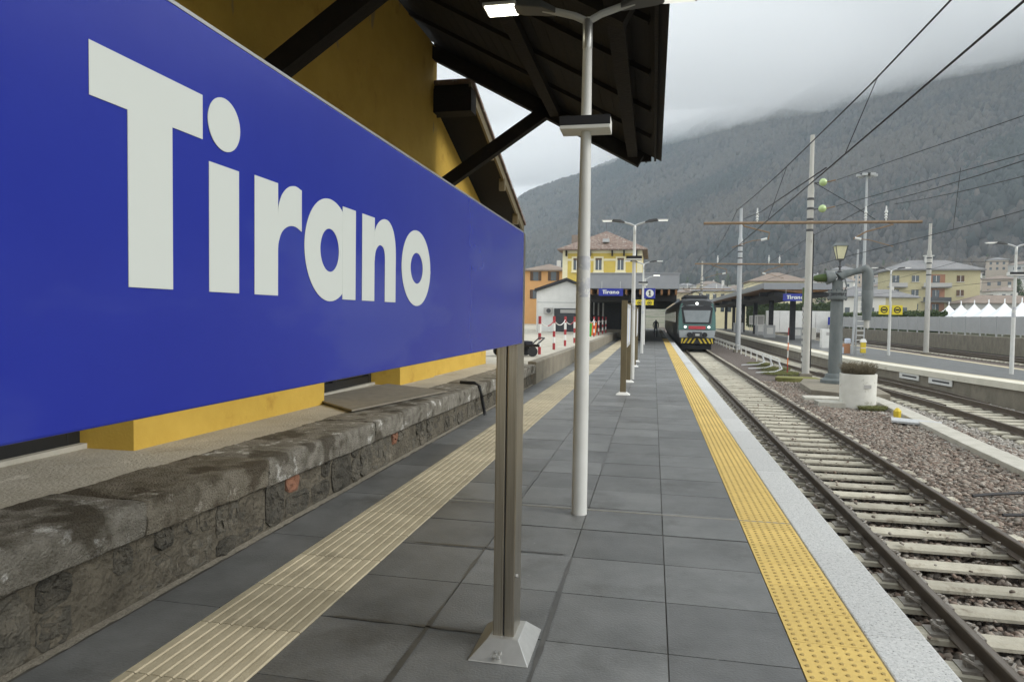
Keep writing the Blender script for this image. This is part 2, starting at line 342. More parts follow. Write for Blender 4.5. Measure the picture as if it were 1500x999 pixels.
# ---------------------------------------------------------------- near track
def track(name, label, cx, ya, yb, sp=.6, clips=0, path=None):
    t = thing(name, label, 'railway track', (0, 0, -.55))
    m = MB()
    prof = [(-1.2,-.19),(1.2,-.19),(1.2,-.02-.13),(1.13,-.115),(.42,-.135),(-.42,-.135),(-1.13,-.115),(-1.2,-.15)]
    prof = [(a, b-.035) for a, b in prof]
    m.loft([[(a*(.985 if e else 1), yy, b if b < -.2 or not e else b-.025) for a, b in prof] for e, yy in ((1, -.115), (0, -.075), (0, .075), (1, .115))])
    sl = m.mesh('sleeper', 'sleeper')
    px = path or (lambda y: cx)
    n = int((yb-ya)/sp)
    for i in range(n):
        y = ya+sp*i
        link('sleeper', sl, t, loc=(px(y)+random.uniform(-.015, .015), y, random.uniform(-.008, .004)))
    rp = [(-.07,-.165),(.07,-.165),(.07,-.15),(.012,-.128),(.01,-.045),(.036,-.035),(.036,-.006),(.028,0),(-.028,0),(-.036,-.006),(-.036,-.035),(-.01,-.045),(-.012,-.128),(-.07,-.15)]
    ys = [ya-1, yb] if path is None else list(np.arange(ya-1, yb+.1, 2.))
    for sgn in (-1, 1):
        r = MB().loft([[(px(y)+sgn*.752+a, y, b) for a, b in rp] for y in ys]).build('rail', 'rail_steel', t)
        MB().loft([[(px(y)+sgn*.752+a, y, b) for a, b in ((-.03,-.003),(.03,-.003),(.022,.0015),(-.022,.0015))] for y in ys]).build('running_surface', 'rail_top', r)
    if clips:
        m = MB()
        m.tube([(0,-.06,.0),(.05,-.055,.03),(.075,-.02,.035),(.04,.0,.03),(.075,.02,.035),(.05,.055,.03),(0,.06,.0)], .011, 6)
        m.box(-.02, .07, -.028, .028, -.01, .018).cyl((.035, 0, .0), (.035, 0, .055), .017, n=6)
        m.box(-.06, .11, -.075, .075, -.03, -.008)
        m.v = [(a*1.25, b*1.25, c*1.35) for a, b, c in m.v]; cm = m.mesh('rail_clip', 'clip', True)
        for i in range(clips):
            y = ya+sp*i
            for sgn in (-1, 1):
                for q in (-1, 1):
                    o = link('rail_clip', cm, t, loc=(px(y)+sgn*.752+q*.07, y, -.135)); o.rotation_euler = (0, 0, 0 if q > 0 else math.pi)
    return t
T1 = 3.243
track('railway_track', 'railway track with pale concrete sleepers running beside the yellow warning strip', T1, 2.6, 112, clips=46)
def t2x(y): return float(np.interp(y, [0, 20, 24, 28, 32, 36, 40, 44, 130], [9.05, 9.05, 8.95, 8.68, 8.33, 8.02, 7.85, 7.8, 7.8]))
track('railway_track', 'curving railway track alongside the platform with the dark columned canopy', 9, 12, 120, path=t2x)
track('railway_track', 'rusty railway track at the foot of the stained concrete retaining wall', 23.6, 30, 160)
o = thing('check_rail', 'short dark guard rail lying inside the curving track', 'rail', (0, 0, -.55))
MB().loft([[(t2x(y)-.60+a, y, b) for a, b in ((-.035,-.16),(.035,-.16),(.03,0),(-.03,0))] for y in np.arange(22., 35, 2)]).build('rail', 'rail_steel', o)
o = thing('closure_rail', 'rail converging with the curving track from the platform side', 'rail', (0, 0, -.55))
MB().loft([[(x+a, y, b) for a, b in ((-.035,-.16),(.035,-.16),(.03,0),(-.03,0))] for x, y in ((9.95, 23), (10.0, 27), (9.75, 31), (9.3, 36))]).build('rail', 'rail_steel', o)

# ballast bed and loose stones
def bed(x, y): return np.interp(x, [0, 1.6, 4.02, 4.22, 4.9, 5.6, 6.4, 7.4, 8, 30], [-.83, -.83, -.835, -.75, -.71, -.73, -.73, -.76, -.80, -.81])+.05*fbm(x*1.3, y*1.3, 3, 4)
bx = np.concatenate([np.arange(1.3, 12.2, .45), np.arange(12.3, 29, 1.2)]); by = np.concatenate([np.arange(2, 40, .6), np.arange(40, 200, 3)])
X, Y = np.meshgrid(bx, by); Z = bed(X, Y)-.025
struct(grid_obj('ballast_bed', X, Y, Z, 'ballast'))
def stones(name, label_mat, n, region, size, zf):
    base = np.array([(-1,-.8,-.6),(1,-.9,-.5),(.8,1,-.6),(-.9,.8,-.5),(-.28,-.24,.8),(.24,-.3,.7),(.3,.24,.9),(-.24,.3,.7)] if size > 1 else [(-1,-.8,-.6),(1,-.9,-.5),(.8,1,-.6),(-.9,.8,-.5),(-.7,-.6,.6),(.6,-.8,.5),(.8,.6,.7),(-.6,.8,.5)])*.5
    F_ = np.array([(0,3,2,1),(4,5,6,7),(0,1,5,4),(1,2,6,5),(2,3,7,6),(3,0,4,7)])
    P = region(n); n = len(P)
    s = size*rng.uniform(.55, 1.25, (n, 1, 1)); v = base[None]*(1+rng.uniform(-.35, .35, (n, 8, 3)))*s*np.array([1, 1, .75 if size < 1 else 1.5])
    a = rng.uniform(0, 6.28, n); b = rng.uniform(-.7, .7, n)*(1 if size < 1 else .2)
    ca, sa, cb, sb = np.cos(a)[:, None], np.sin(a)[:, None], np.cos(b)[:, None], np.sin(b)[:, None]
    x, y, z = v[..., 0], v[..., 1], v[..., 2]
    y, z = y*cb-z*sb, y*sb+z*cb; x, y = x*ca-y*sa, x*sa+y*ca
    v = np.stack([x+P[:, 0:1], y+P[:, 1:2], z+zf(P[:, 0], P[:, 1])[:, None]], -1).reshape(-1, 3)
    f = (F_[None]+8*np.arange(n)[:, None, None]).reshape(-1, 4)
    me = bpy.data.meshes.new(name); me.vertices.add(len(v)); me.vertices.foreach_set('co', v.ravel())
    me.loops.add(f.size); me.loops.foreach_set('vertex_index', f.ravel()); me.polygons.add(len(f))
    me.polygons.foreach_set('loop_start', np.arange(0, f.size, 4)); me.polygons.foreach_set('loop_total', np.full(len(f), 4))
    me.update(); me.validate(); me.materials.append(MATS[label_mat]); at = me.attributes.new('shade', 'FLOAT', 'POINT'); at.data.foreach_set('value', np.repeat(rng.random(n), 8).astype(np.float32))
    o = link(name, me); o['kind'] = 'stuff'; return o
def reg(x0, x1, y0, y1, pw=1.):
    def f(n):
        u = rng.uniform(0, 1, n); return np.stack([rng.uniform(x0, x1, n), y0+(y1-y0)*u**pw], -1)
    return f
zb = lambda x, y: bed(x, y)+rng.uniform(-.03, .012, len(x))
M('bare_wood', (.04,.036,.034), (.07,.062,.055), .3, .95, attr=[(.040,.034,.030),(.060,.050,.041),(.082,.070,.057),(.050,.043,.038),(.011,.019,.017),(.016,.025,.020),(.098,.080,.060)])
o = stones('mountain_wood', 'bare_wood', 95000, forest, 9., lambda x, y: Hgt(x, y)+3.); sz = np.empty(len(o.data.vertices)*3, np.float32); o.data.vertices.foreach_get('co', sz); q = sz.reshape(-1, 8, 3)[:, 0]
pt = fbm(q[:, 0]/170, q[:, 1]/170, 5, 61)+.10*(rng.random(len(q))-.5); rv = rng.random(len(q))
o.data.attributes['shade'].data.foreach_set('value', np.repeat(np.where(pt > .06, .58+.27*rv, np.where(pt < -.09, .88*np.ones(len(q)), .56*rv)), 8).astype(np.float32))
def tag_stuff(o, label, cat): o['label'] = label; o['category'] = cat
tag_stuff(stones('track_ballast', 'stone_brown', 30000, reg(1.66, 5.6, 3.2, 26, 1.5), .062, zb), 'brown crushed stone ballast filling between the pale sleepers', 'ballast')
tag_stuff(stones('spilled_stones', 'stone_brown', 380, reg(2.1, 4.4, 3.2, 24, 1.4), .04, lambda x, y: np.full(len(x), -.69)+rng.uniform(-.01, .01, len(x))), 'loose stones spilled over the pale sleepers', 'stones')
tag_stuff(stones('loose_ballast', 'stone_brown', 29000, reg(4.1, 7.4, 6., 30, 1.35), .07, zb), 'brown crushed stones heaped beside the planter', 'ballast')
tag_stuff(stones('grey_gravel', 'stone_grey', 17000, reg(6.2, 10.9, 9, 32, 1.2), .075, zb), 'pale grey gravel beside the curving track', 'gravel')

# ---------------------------------------------------------------- old stone edge, terrace, shed
tz = lambda y: .655-.008*(y-3)
wl = thing('stone_retaining_wall', 'old rubble stone wall with worn coping slabs below the yellow shed', 'wall', (0, 0, 0))
MB().box(-3.9, -3.19, -1, 18.4, -.1, .44).build('mortar_core', 'mortar', wl)
def rough_stone(cy, cz, w, h, depth, mat='rubble'):
    n = 12; pts = []
    for i in range(n):
        a = 2*math.pi*(i+random.uniform(-.3, .3))/n; e = 1/max(abs(math.cos(a)), abs(math.sin(a)))**.88
        pts.append((math.cos(a)*w/2*e*random.uniform(.88, 1.01), math.sin(a)*h/2*e*random.uniform(.88, 1.01)))
    j = lambda q: random.uniform(-q, q); d = depth
    rings = [(-3.26, 1, 0), (-3.185+d*.35, 1., .004), (-3.185+d*.85, .88, .010), (-3.185+d, .62, .014), (-3.185+d, .3, .014)]
    secs = [[(x+j(q*1.3), cy+a*k_+j(q), cz+b*k_+j(q)) for a, b in pts] for x, k_, q in rings]
    return MB().loft(secs).build('rubble_stone', mat, wl)
y = -.5
while y < 18.2:
    q = random.random()
    if q < .34: w0 = random.uniform(.3, .6); rough_stone(y+w0/2, .215, w0*.98, .42, random.uniform(-.012, .03))
    else:
        w0 = random.uniform(.2, .46); h1 = random.uniform(.13, .29); rough_stone(y+w0/2, h1/2+.005, w0*.98, h1*.98, random.uniform(-.03, .03))
        if w0 > .27: 
            k_ = random.uniform(.4, .6)
            for c_, ww in ((k_/2, k_), (k_+(1-k_)/2, 1-k_)): rough_stone(y+w0*c_, (h1+.44)/2, w0*ww*.96, (.43-h1)*.97, random.uniform(-.035, .026), 'brick_red' if random.random() < .12 else 'rubble')
        else: rough_stone(y+w0/2, (h1+.44)/2, w0*.97, (.43-h1)*.97, random.uniform(-.035, .026), 'brick_red' if random.random() < .1 else 'rubble')
    y += w0+random.choice((.004, .02, .05))
y = -1.0; joints = [.9, 2.1, 3.74, 4.6, 5.15, 6.47, 7.4, 8.3, 9.5, 10.9, 12.3, 13.4, 14.6, 15.8, 17, 18.4]
for i, y2 in enumerate(joints):
    n = max(6, int((y2-y)/.045)); prof0 = [(-3.80,-.24),(-3.14,-.238),(-3.12,-.222),(-3.118,-.17),(-3.116,-.12),(-3.118,-.08),(-3.118,-.04),(-3.124,-.012),(-3.145,.001),(-3.24,.004),(-3.32,.004),(-3.42,.004),(-3.55,.004),(-3.80,0)]
    lift = random.uniform(-.005, .008)+(.015 if y < 4 else 0); secs = []
    for j in range(n+1):
        yy = y+.002+(y2-y-.004)*j/n; e = .006 if j in (0, n) else 0
        nv = [float(fbm(np.array([yy*3+i*9.]), np.array([b*9+a*5]), 4, 13)[0]) for a, b in prof0]
        secs.append([(a+(.04*nv[q]+random.uniform(-.005, .005) if a > -3.75 else 0)-e*(a > -3.2), yy+random.uniform(-.008, .008)*(e == 0), tz(yy)+lift+b+.022*nv[-1-q]*(b > -.2)+random.uniform(-.003, .003)-e*(b > -.1)) for q, (a, b) in enumerate(prof0)])
    MB().loft(secs).build('coping_stone', 'coping_brown' if i in (3, 4) else 'coping', wl, True); y = y2
ys = np.linspace(-4, 18.45, 60); xs = np.linspace(-12, -3.78, 16); X, Y = np.meshgrid(xs, ys)
struct(grid_obj('terrace', X, Y, tz(Y)-.004+.008*fbm(X*2, Y*2, 3, 6), 'terrace'))
m = MB(); q0 = None
for yy in np.arange(-1, 18.3, .06):
    q = (-3.17, -3.145+.035*abs(float(fbm(np.array([yy*6]), np.array([1.]), 4, 3)[0]))*2+random.uniform(0, .012))
    if q0: m.add([(-3.2,yy-.06,.012),(q0[1],yy-.06,.0042),(q[1],yy,.0042),(-3.2,yy,.012)],[(0,1,2,3)])
    q0 = q
m.build('grit_line', 'grit', wl)
o = MB().tube([(-3.5, 12.25, tz(12)+.03), (-3.2, 12.15, tz(12)+.035), (-3.09, 12.1, tz(12)-.03), (-3.06, 12.15, .35), (-3.06, 12.3, .15), (-3.03, 12.3, .012)], .03, 8).build('hose', 'black_box', smooth=True)
tag(o, 'black hose hanging over the coping of the stone wall', 'hose')
o = MB().add([(-4.75,8.95,.655),(-3.68,7.95,.66),(-3.25,10.6,.64),(-4.6,11.4,.63),(-4.75,8.95,.632),(-3.68,7.95,.637),(-3.25,10.6,.617),(-4.6,11.4,.607)], [(0,1,2,3),(7,6,5,4),(0,4,5,1),(1,5,6,2),(2,6,7,3),(3,7,4,0)]).build('threshold_mat', 'mat_rubber')
tag(o, 'flat worn mat lying in front of the shed doorway', 'mat')

XW = -4.45
shed = thing('goods_shed', 'yellow goods shed with wide dark timber eaves over the platform', 'building', (0, 0, 0))
m = MB()
for a, b in ((-8, 1.9), (5.17, 8.72), (11.62, 13.57)): m.box(-5.4, XW, a, b, .3, 3.3)
m.box(-5.4, XW, -8, 13.57, 3.3, 7.3).build('wall', 'yellow_wall', shed)
for a, b in ((1.9, 5.17), (8.72, 11.62)):
    d = thing('doorway', '', '', (0, 0, 0)); del d['label'], d['category']; d.parent = shed
    d2 = MB(); z0 = tz(a)-.02
    for s0, s1, q0, q1 in ((a, a+.14, z0, 3.3), (b-.14, b, z0, 3.3), (a+.14, b-.14, z0, z0+.16), (a+.14, b-.14, 3.12, 3.3), ((a+b)/2-.09, (a+b)/2+.09, z0+.16, 3.12), (a+.14, b-.14, 1.15, 1.3)): d2.box(-5.12, -5.0, s0, s1, q0, q1)
    d2.build('door_frame', 'door_frame', d, bevel=.01); MB().box(-5.09, -5.06, a+.1, b-.1, z0+.1, 3.2).build('door_pane', 'glass_dark', d)
    MB().box(-5.0, -4.93, a, b, z0-.1, z0+.035).build('threshold', 'concrete_pale', d)
sl = -.55; zr = lambda x: 7.33+sl*(x+4.38)
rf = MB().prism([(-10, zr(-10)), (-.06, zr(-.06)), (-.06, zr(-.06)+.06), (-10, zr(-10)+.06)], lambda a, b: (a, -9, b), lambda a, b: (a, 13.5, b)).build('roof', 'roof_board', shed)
m = MB()
for i in range(31):
    for c in range(1): pass
pts = []
for yy in np.arange(-9, 13.6, .055): pts.append((yy, .03*abs(math.sin((yy+9)/.22*math.pi))))
secs = [[(.06, yy, zr(.06)+.08), (.06, yy, zr(.06)+.13+d), (-10, yy, zr(-10)+.13+d), (-10, yy, zr(-10)+.08)] for yy, d in pts]
MB().loft(secs).build('tile_covering', 'roof_tile', rf)
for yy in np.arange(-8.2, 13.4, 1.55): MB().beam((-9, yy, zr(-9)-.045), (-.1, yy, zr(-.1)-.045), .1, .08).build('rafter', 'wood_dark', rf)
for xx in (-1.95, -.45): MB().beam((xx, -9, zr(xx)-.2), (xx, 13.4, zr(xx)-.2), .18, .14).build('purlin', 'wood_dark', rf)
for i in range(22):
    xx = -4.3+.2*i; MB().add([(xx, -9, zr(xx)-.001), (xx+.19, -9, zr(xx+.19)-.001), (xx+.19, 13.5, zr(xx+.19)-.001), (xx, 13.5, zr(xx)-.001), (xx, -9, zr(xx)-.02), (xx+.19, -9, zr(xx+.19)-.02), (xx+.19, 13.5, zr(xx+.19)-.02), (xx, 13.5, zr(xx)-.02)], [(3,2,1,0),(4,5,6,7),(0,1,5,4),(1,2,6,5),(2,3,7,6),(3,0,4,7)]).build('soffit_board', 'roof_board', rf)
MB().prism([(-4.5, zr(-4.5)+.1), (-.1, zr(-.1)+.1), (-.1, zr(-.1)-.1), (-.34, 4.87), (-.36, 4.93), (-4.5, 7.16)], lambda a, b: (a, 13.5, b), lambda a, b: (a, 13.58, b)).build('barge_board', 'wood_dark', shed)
MB().beam((-.03, -9, zr(-.03)), (-.03, 13.5, zr(-.03)), .04, .16).build('eaves_board', 'wood_dark', rf)
MB().cyl((-.2, 13.52, 5.1), (-.2, 13.55, 4.85), .02).build('downpipe', 'lamp_dark', rf)
for yy in (.4, 6.95, 13.36):
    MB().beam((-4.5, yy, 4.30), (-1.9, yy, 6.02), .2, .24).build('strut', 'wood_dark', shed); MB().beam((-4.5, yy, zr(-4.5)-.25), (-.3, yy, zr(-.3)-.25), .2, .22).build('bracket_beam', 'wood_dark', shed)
# cross gable at the far end of the shed
m = MB()
prof = [(13.57, .3), (18.35, .3), (18.35, 4.55), (13.9, 6.1), (13.57, 6.0)]
m.prism(prof, lambda a, b: (-7.5, a, b), lambda a, b: (-4.52, a, b)).build('gable_wall', 'yellow_wall', shed)
gs = (4.47-6.46)/(19.14-13.49); zg = lambda y: 6.46+gs*(y-13.49)
ag = MB().prism([(13.4, zg(13.4)), (19.2, zg(19.2)), (19.2, zg(19.2)-.12), (13.4, zg(13.4)-.12)], lambda a, b: (-9, a, b), lambda a, b: (-3.72, a, b)).build('gable_roof', 'roof_board', shed)
MB().prism([(13.38, zg(13.38)+.02), (19.25, zg(19.25)+.02), (19.25, zg(19.25)-.2), (13.38, zg(13.38)-.2)], lambda a, b: (-3.72, a, b), lambda a, b: (-3.67, a, b)).build('gable_fascia', 'bronze', ag)
MB().prism([(13.38, zg(13.38)+.03), (19.3, zg(19.3)+.03), (19.3, zg(19.3)+.1), (13.38, zg(13.38)+.1)], lambda a, b: (-9, a, b), lambda a, b: (-3.62, a, b)).build('gable_tiles', 'roof_tile', ag)
for yy in (15.3, 16.6, 18.3): MB().box(-3.80, -3.655, yy-.05, yy+.05, zg(yy)-.42, zg(yy)-.13).build('bracket', 'bronze', ag)
MB().box(-4.5, -3.66, 13.35, 13.75, 5.95, 6.42).build('ridge_beam', 'wood_dark', ag)

# ---------------------------------------------------------------- station name signs
def arc_ring(cx, cz, ro, ri, a0, a1, n=28, sx=1.):
    o = [(cx+ro*sx*math.cos(R(a0+(a1-a0)*i/n)), cz+ro*math.sin(R(a0+(a1-a0)*i/n))) for i in range(n+1)]
    i_ = [(cx+ri[0]*math.cos(R(a0+(a1-a0)*i/n)), cz+ri[1]*math.sin(R(a0+(a1-a0)*i/n))) for i in range(n+1)]
    return o, i_
def smooth(P, k=5):
    P = [P[0]]+list(P)+[P[-1]]; o = []
    for i in range(1, len(P)-2):
        for j in range(k):
            t = j/k; o.append(tuple(.5*((2*P[i][q])+(-P[i-1][q]+P[i+1][q])*t+(2*P[i-1][q]-5*P[i][q]+4*P[i+1][q]-P[i+2][q])*t*t+(-P[i-1][q]+3*P[i][q]-3*P[i+1][q]+P[i+2][q])*t**3) for q in (0, 1)))
    return o+[P[-1]]
def letters(parent, put, mat='letter'):
    """glyph outlines in the sign plane: a runs along the sign in metres, b up from the baseline; cap height .313"""
    def poly(name, polys):
        m = MB()
        for j, p in enumerate(polys): m.prism(p, lambda a, b: put(a, b, 0), lambda a, b: put(a, b, .0008+(.0004 if j == len(polys)-1 else 0)))
        m.build(name, mat, parent)
    def strip(o, i_):
        if len(o) < 12: o, i_ = smooth(o), smooth(i_)
        return [[o[k], o[k+1], i_[k+1], i_[k]] for k in range(len(o)-1)]
    xh = .222
    poly('letter_t', [[(.757,.243),(.982,.243),(.982,.313),(.757,.313)], [(.822,0),(.911,0),(.911,.243),(.822,.243)]])
    poly('letter_i', [[(.998,0),(1.08,0),(1.08,.212),(.998,.212)], [(1.039+.044*math.cos(R(t)), .281+.044*math.sin(R(t))) for t in range(0, 360, 6)]])
    o, i_ = arc_ring(1.262, .118, .104, (.035, .030), 40, 150, 14, .80)
    poly('letter_r', [[(1.128,0),(1.207,0),(1.207,.216),(1.128,.216)]]+strip([(1.207,.15),(1.209,.172),(1.222,.197),(1.245,.215),(1.272,.222),(1.297,.218)], [(1.207,.09),(1.21,.105),(1.222,.125),(1.245,.138),(1.272,.141),(1.297,.134)]))
    o, i_ = arc_ring(1.4235, .108, .114, (.045, .048), 0, 360, 72)
    poly('letter_a', strip(o, i_)+[[(1.487,0),(1.558,0),(1.558,.216),(1.487,.216)]])
    o = [(1.823,.10),(1.823,.135),(1.818,.17),(1.802,.2),(1.775,.218),(1.745,.222),(1.715,.215),(1.69,.2),(1.674,.18)]
    i_ = [(1.745,.10),(1.745,.115),(1.742,.132),(1.733,.144),(1.718,.149),(1.702,.147),(1.688,.138),(1.679,.125),(1.674,.105)]
    poly('letter_n', [[(1.597,0),(1.674,0),(1.674,.216),(1.597,.216)], [(1.745,0),(1.823,0),(1.823,.10),(1.745,.10)]]+strip(o, i_))
    o, i_ = arc_ring(1.999, .108, .115, (.055, .047), 0, 360, 72, 1.12)
    poly('letter_o', strip(o, i_))
SX = -.715
sg = thing('station_sign', 'large blue station name sign on a steel post reading Tirano', 'sign', (-.77, 3.8, 0))
def P_(m, n, mat, **k): return m.build(n, mat, sg, loc=(.77, -3.8, 0), **k)
P_(MB().box(-.765, SX, -.8, 3.755, 1.714, 2.33), 'panel', 'sign_blue', bevel=.004)
P_(MB().box(-.772, SX-.004, -.8, 3.758, 2.332, 2.338), 'top_trim', 'alu'); pass
for a in (3.66, -.72):
    P_(MB().box(-.842, -.785, a, a+.19, .05, 2.335), 'post', 'steel_post', bevel=.006); P_(MB().box(-.779, -.722, a, a+.19, .05, 2.335), 'post', 'steel_post', bevel=.006)
    P_(MB().box(-.80, -.76, a+.015, a+.17, .06, 2.3), 'post_groove', 'lamp_dark')
    P_(MB().loft([[(-.945,a-.15,0),(-.615,a-.15,0),(-.615,a+.30,0),(-.945,a+.30,0)],[(-.945,a-.15,.006),(-.615,a-.15,.006),(-.615,a+.30,.006),(-.945,a+.30,.006)],[(-.86,a-.03,.085),(-.69,a-.03,.085),(-.69,a+.215,.085),(-.86,a+.215,.085)]]), 'base_cover', 'base_metal', bevel=.003)
    for i in range(2):
        for j in range(2): P_(MB().cyl((-.80+.022*i, a-.13+.045*j, .03), (-.80+.022*i, a-.15+.045*j, .045), .008, n=8), 'bolt', 'alu')
    P_(MB().cyl((-.72, a+.03, .42), (-.708, a+.03, .42), .011, n=8), 'bolt', 'alu')
class _O: pass
lp = bpy.data.objects.new('lettering', None); col.objects.link(lp); lp.parent = sg; lp.location = (.77, -3.8, 0)
letters(lp, lambda a, b, d: (SX+.0005+d, a, 1.902+b))
def small_sign(loc, width, label, hang=0.):
    s = thing('station_sign', label, 'sign', loc); k = width/2.0
    MB().box(-width/2, width/2, -.04, .04, 0, .62*k).build('panel', 'sign_blue', s, bevel=.004)
    l2 = bpy.data.objects.new('lettering', None); col.objects.link(l2); l2.parent = s
    letters(l2, lambda a, b, d: ((a-1.443)*k, -.041-d, (b+.17)*k), 'sign_white')
    for q in (-.38, .38): MB().cyl((q*width, 0, .62*k), (q*width, 0, .62*k+hang), .02, n=8).build('hanger', 'lamp_grey', s)
    return s
# ---------------------------------------------------------------- platform lamp posts
def lamp_post(label, loc, lit=False, h=4.62, box=True, cam_=False):
    t = thing('lamp_post', label, 'lamp post', loc, 'double-armed platform lamp posts')
    MB().revolve([(.074,0),(.073,.02),(.070,1.0),(.064,2.3),(.062,2.32),(.060,2.36),(.042,h-.2),(.040,h-.2),(.038,h)], n=20).build('pole', 'pole_white', t, True)
    MB().revolve([(.043,h-.28),(.046,h-.27),(.046,h-.02),(.03,h)], n=12).build('collar', 'alu', t, True)
    MB().revolve([(.0655,2.05),(.0655,2.06),(.0630,2.42),(.0625,2.43)], n=20).build('worn_band', 'pole_band', t, True)
    if box:
        b = MB().box(-.23, .23, -.13, .13, 1.74+.0, 1.86).build('speaker_box', 'white_paint', t, bevel=.008, loc=(0, 0, h-2.78+.0)); MB().box(-.232, .232, -.131, -.127, 1.775, 1.86).build('front_cover', 'black_box', b)
    for s in (-1, 1):
        a = MB().tube([(0,0,h-.03),(s*.12,0,h+.03),(s*.42,0,h+.12)], .034, 8).build('arm', 'lamp_grey', t, True)
        hd = MB().loft([[(s*x, -w_, z), (s*x, w_, z), (s*x, w_, z+th), (s*x, -w_, z+th)] for x, w_, z, th in ((.30,.05,h+.06,.05),(.42,.1,h+.09,.07),(.62,.11,h+.115,.065),(.70,.09,h+.13,.04))]).build('housing', 'lamp_dark', t, bevel=.01)
        le = MB().box(min(s*.66, s*.98), max(s*.66, s*.98), -.13, .13, h+.135, h+.165).build('luminaire', 'lamp_grey', t, bevel=.008)
        MB().box(min(s*.68, s*.96), max(s*.68, s*.96), -.11, .11, h+.128, h+.134).build('lens', 'lens_lit' if (lit and s < 0) else 'lens', le)
    return t
lamp_post('white lamp post with black-faced box, next to the large blue sign', (-.65, 6.42, 0), True)
lamp_post('white lamp post beside the near bronze information board', (-.6, 20.9, 0))
lamp_post('white lamp post standing past the bronze information boards', (-.55, 36, 0))
lamp_post('white lamp post on the far platform nearest the canopy end', (12.6, 40.6, 0), h=4.6, box=False)
lamp_post('white lamp post on the far platform beside the concrete mast', (12.75, 27.85, 0), h=4.6)
# platform number post
t = thing('platform_number_sign', 'white post with blue number 1 disc and yellow signs', 'sign', (-.6, 47.6, 0))
MB().cyl((0,0,0),(0,0,4.5),.06,.045).build('pole', 'pole_white', t, True)
MB().tube([(0,0,4.4),(.3,0,4.6),(.95,0,4.72)], .035).build('arm', 'lamp_grey', t, True); MB().box(.55,.98,-.1,.1,4.68,4.75).build('luminaire', 'lens', t)
MB().box(-.05,.7,-.14,-.08,3.15,3.85).build('panel', 'sign_blue', t)
MB().revolve([(.26,0),(.26,.01)], n=28).build('disc', 'sign_white', t, loc=(.33,-.141,3.5)).rotation_euler = (R(90),0,0)
MB().add([(-.10,-.16,-.17),(.10,-.16,-.17),(.10,-.16,-.12),(.045,-.16,-.12),(.045,-.16,.18),(-.02,-.16,.18),(-.09,-.16,.12),(-.09,-.16,.06),(-.035,-.16,.09),(-.035,-.16,-.12),(-.10,-.16,-.12)],[tuple(range(11))]).build('number_one', 'ink', t, loc=(.33,0,3.5))
for x in (-.62, .05):
    p = MB().box(x-.0, x+.55, -.13, -.09, 2.7, 3.06).build('yellow_plate', 'yellow_sign', t)
    MB().loft([[(x+.275+r*math.cos(R(a)), y, 2.85+r*math.sin(R(a))) for a in range(0, 360, 20)] for r, y in ((.15,-.131),(.15,-.134))]).build('pictogram_ring', 'ink', p)
    MB().loft([[(x+.275+r*math.cos(R(a)), y, 2.85+r*math.sin(R(a))) for a in range(0, 360, 20)] for r, y in ((.11,-.1345),(.11,-.137))]).build('pictogram_field', 'yellow_sign', p); MB().box(x+.2, x+.35, -.14, -.1375, 2.80, 2.90).build('pictogram_bar', 'ink', p)
MB().revolve([(.0,-.08),(.07,-.05),(.08,.02),(.05,.08)], n=12).build('camera_dome', 'white_paint', t, True, loc=(.08,-.12,4.1))
# information boards
for label, ya, yb in (('bronze twin-post information board nearest the large blue sign', 16.65, 19.9), ('bronze twin-post information board further along, beside white lamp post', 26.2, 29.2)):
    t = thing('information_board', label, 'information board', (-.68, ya, 0), 'twin-post information boards')
    for q in (0, yb-ya):
        MB().box(-.07, .07, q-.04, q+.04, .05, 2.27).build('post', 'bronze', t, bevel=.004); MB().loft([[(-.17,q-.14,0),(.17,q-.14,0),(.17,q+.14,0),(-.17,q+.14,0)],[(-.09,q-.06,.06),(.09,q-.06,.06),(.09,q+.06,.06),(-.09,q+.06,.06)]]).build('base_cover', 'white_paint', t)
    b = MB().box(-.02, .045, .06, yb-ya-.06, 1.1, 2.2).build('board', 'lamp_grey', t); 
    for i in range(3): MB().box(.046, .05, .2+i*.95, 1.0+i*.95, 1.2, 2.1).build('poster', 'far_white' if i % 2 else 'blue_white', b)

# ---------------------------------------------------------------- low concrete wall, barrier posts, bins
o = MB().loft([[(-3.12, y, -.05), (-3.12, y, z-.03), (-3.15, y, z), (-3.36, y, z), (-3.36, y, -.05)] for y, z in ((18.5,.61),(40,.55),(66,.5))]).build('concrete_parapet', 'concrete', bevel=.01)
tag(o, 'long stained concrete parapet beside the pale guiding strip', 'wall')
X, Y = np.meshgrid(np.linspace(-30, -3.3, 20), np.linspace(18.46, 130, 60)); struct(grid_obj('yard', X, Y, .5+.03*fbm(X, Y, 3, 8), 'terrace'))
pst = thing('barrier_post', 'red and white striped barrier post on the yard edge', 'post', (-3.95, 24, .5), 'striped barrier posts along the yard edge')
bands = [('red_paint',0,.27),('white_paint',.27,.52),('red_paint',.52,.76),('white_paint',.76,1.08),('red_paint',1.08,1.36)]
for mt, a, b in bands: MB().cyl((0,0,a),(0,0,b),.055,n=10).build('band', mt, pst, True)
ysP = [27.6, 31.2, 35, 38.9, 42.9, 46.8, 50.8, 54.9, 58.8]
for yy in ysP: c = copy_tree(pst); c.location = (-3.95, yy, .5)
ya = 24
for i, yy in enumerate(ysP):
    o = thing('barrier_chain', 'sagging red and white chain strung between the striped posts', 'chain', (-3.95, ya, .5), 'chains between the barrier posts')
    pt = [(0, (yy-ya)*u, 1.2-.22*4*u*(1-u)) for u in np.linspace(0, 1, 9)]
    MB().tube(pt[:5], .02, 6).build('links', 'white_paint', o); MB().tube(pt[4:], .02, 6).build('links', 'red_paint' if i % 2 == 0 else 'white_paint', o); ya = yy
